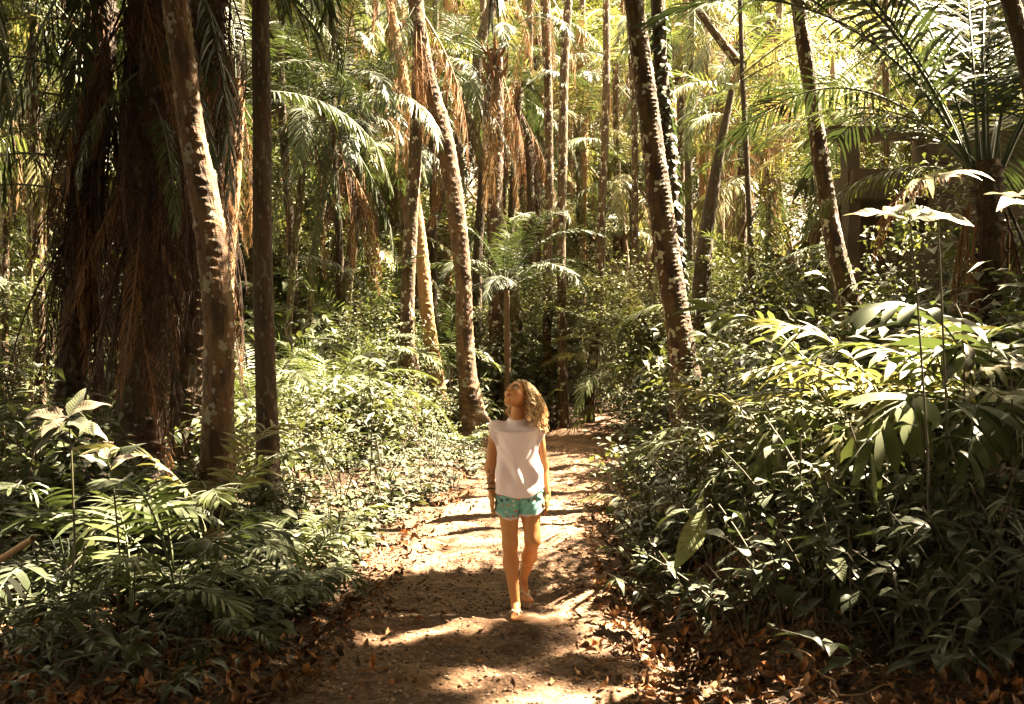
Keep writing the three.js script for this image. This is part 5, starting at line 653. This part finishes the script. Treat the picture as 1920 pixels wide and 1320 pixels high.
  part('shorts', nets([-0.24, 0.62, -0.17], [0.26, 0.97, 0.18], 0.0042, shorts, (x, y, z) => {
    const i = x > 0.005 ? 1 : 0, e = y - hemY(x, z, i); if (e < 0.013) return [0.72, 0.62, 0.62];
    const cx = Math.floor(x * 27 + 0.3 * Math.floor(y * 27)), cy = Math.floor(y * 27), hx = (x * 27 + 0.3 * cy - cx - 0.5) * 2 + (hash(cx, cy, 1) - 0.5) * 0.6, hy = (y * 27 - cy - 0.5) * 2 + (hash(cx, cy, 2) - 0.5) * 0.6, q = hash(cx, cy, 3), bird = Math.hypot(hx * (q > 0.5 ? 1 : 1.6), hy * 1.5 - 0.5 * Math.abs(hx)) < 0.62;
    if (bird) return q < 0.3 ? [0.7, 0.68, 0.62] : q < 0.5 ? [0.6, 0.22, 0.06] : q < 0.62 ? [0.05, 0.05, 0.09] : q < 0.8 ? [0.55, 0.12, 0.1] : [0.16, 0.47, 0.4];
    const f = 0.85 + 0.3 * fbm(x * 12, y * 12, z * 12, 3); return [0.2 * f, 0.46 * f, 0.42 * f];
  }), new THREE.MeshPhysicalMaterial({ vertexColors: true, roughness: 0.7 }), o);
  const cord = new MB(); for (const s of [-1, 1]) cord.tube([V(0.01, 0.862, 0.128), V(0.01 + s * 0.006, 0.84, 0.132), V(0.012 + s * 0.01, 0.805, 0.13)], [0.0028, 0.0028, 0.002], 5); part('drawstring', cord.geo(), new THREE.MeshStandardMaterial({ color: rgb([0.75, 0.7, 0.65]), roughness: 0.8 }), o);
  const bw = V(...el.l).lerp(V(...wr.l), 0.86), bz = part('bracelet', new THREE.TorusGeometry(0.028, 0.0045, 8, 24), new THREE.MeshStandardMaterial({ color: rgb([0.012, 0.01, 0.01]), roughness: 0.6 }), o); bz.position.copy(bw); bz.rotation.set(Math.PI / 2 - 0.35, 0, 0);
  // flip-flops
  const sandal = (f) => {
    const s = new THREE.Group(); s.name = 'flip_flop'; o.add(s); const a = V(...f.heel), b = V(...f.toes), dir = b.clone().sub(a).normalize(), n = V(0, 1, 0).addScaledVector(dir, -dir.y).normalize(), w = dir.clone().cross(n), c = a.clone().lerp(b, 0.5).addScaledVector(n, -0.034), m = new MB(), K = 14, Lh = a.distanceTo(b) / 2 + 0.035;
    for (const lv of [0, -0.014]) { for (let k = 0; k <= K * 2; k++) { const t = k / (K * 2) * TAU, q = c.clone().addScaledVector(dir, Math.cos(t) * Lh).addScaledVector(w, Math.sin(t) * (0.041 + 0.006 * Math.cos(t))).addScaledVector(n, lv); m.v(q.x, q.y, q.z, n.x, n.y, n.z); } }
    const W = K * 2 + 1; for (let k = 1; k < W - 1; k++) { m.t(0, k, k + 1); m.t(W, W + k + 1, W + k); } for (let k = 0; k < W - 1; k++) { m.t(k, W + k, k + 1); m.t(k + 1, W + k, W + k + 1); }
    const g = m.geo().toNonIndexed(); g.computeVertexNormals(); part('sole', g, new THREE.MeshStandardMaterial({ color: rgb([0.5, 0.36, 0.26]), roughness: 0.8 }), s);
    const st = new MB(), toe = V(...f.ball).addScaledVector(dir, 0.015).addScaledVector(n, 0.022).addScaledVector(w, 0.012 * Math.sign(w.x || 1)); for (const q of [-1, 1]) st.tube([toe.clone().addScaledVector(n, -0.02).addScaledVector(dir, 0.012), toe, V(...f.ball).addScaledVector(dir, -0.035).addScaledVector(n, 0.026).addScaledVector(w, q * 0.026), V(...f.ball).addScaledVector(dir, -0.075).addScaledVector(n, -0.005).addScaledVector(w, q * 0.04)], [0.004, 0.006, 0.007, 0.006], 6);
    part('strap', st.geo(), new THREE.MeshStandardMaterial({ color: rgb([0.75, 0.68, 0.55]), roughness: 0.6 }), s);
  };
  sandal(F1); sandal(F2);
}
renderer.render(scene, camera);
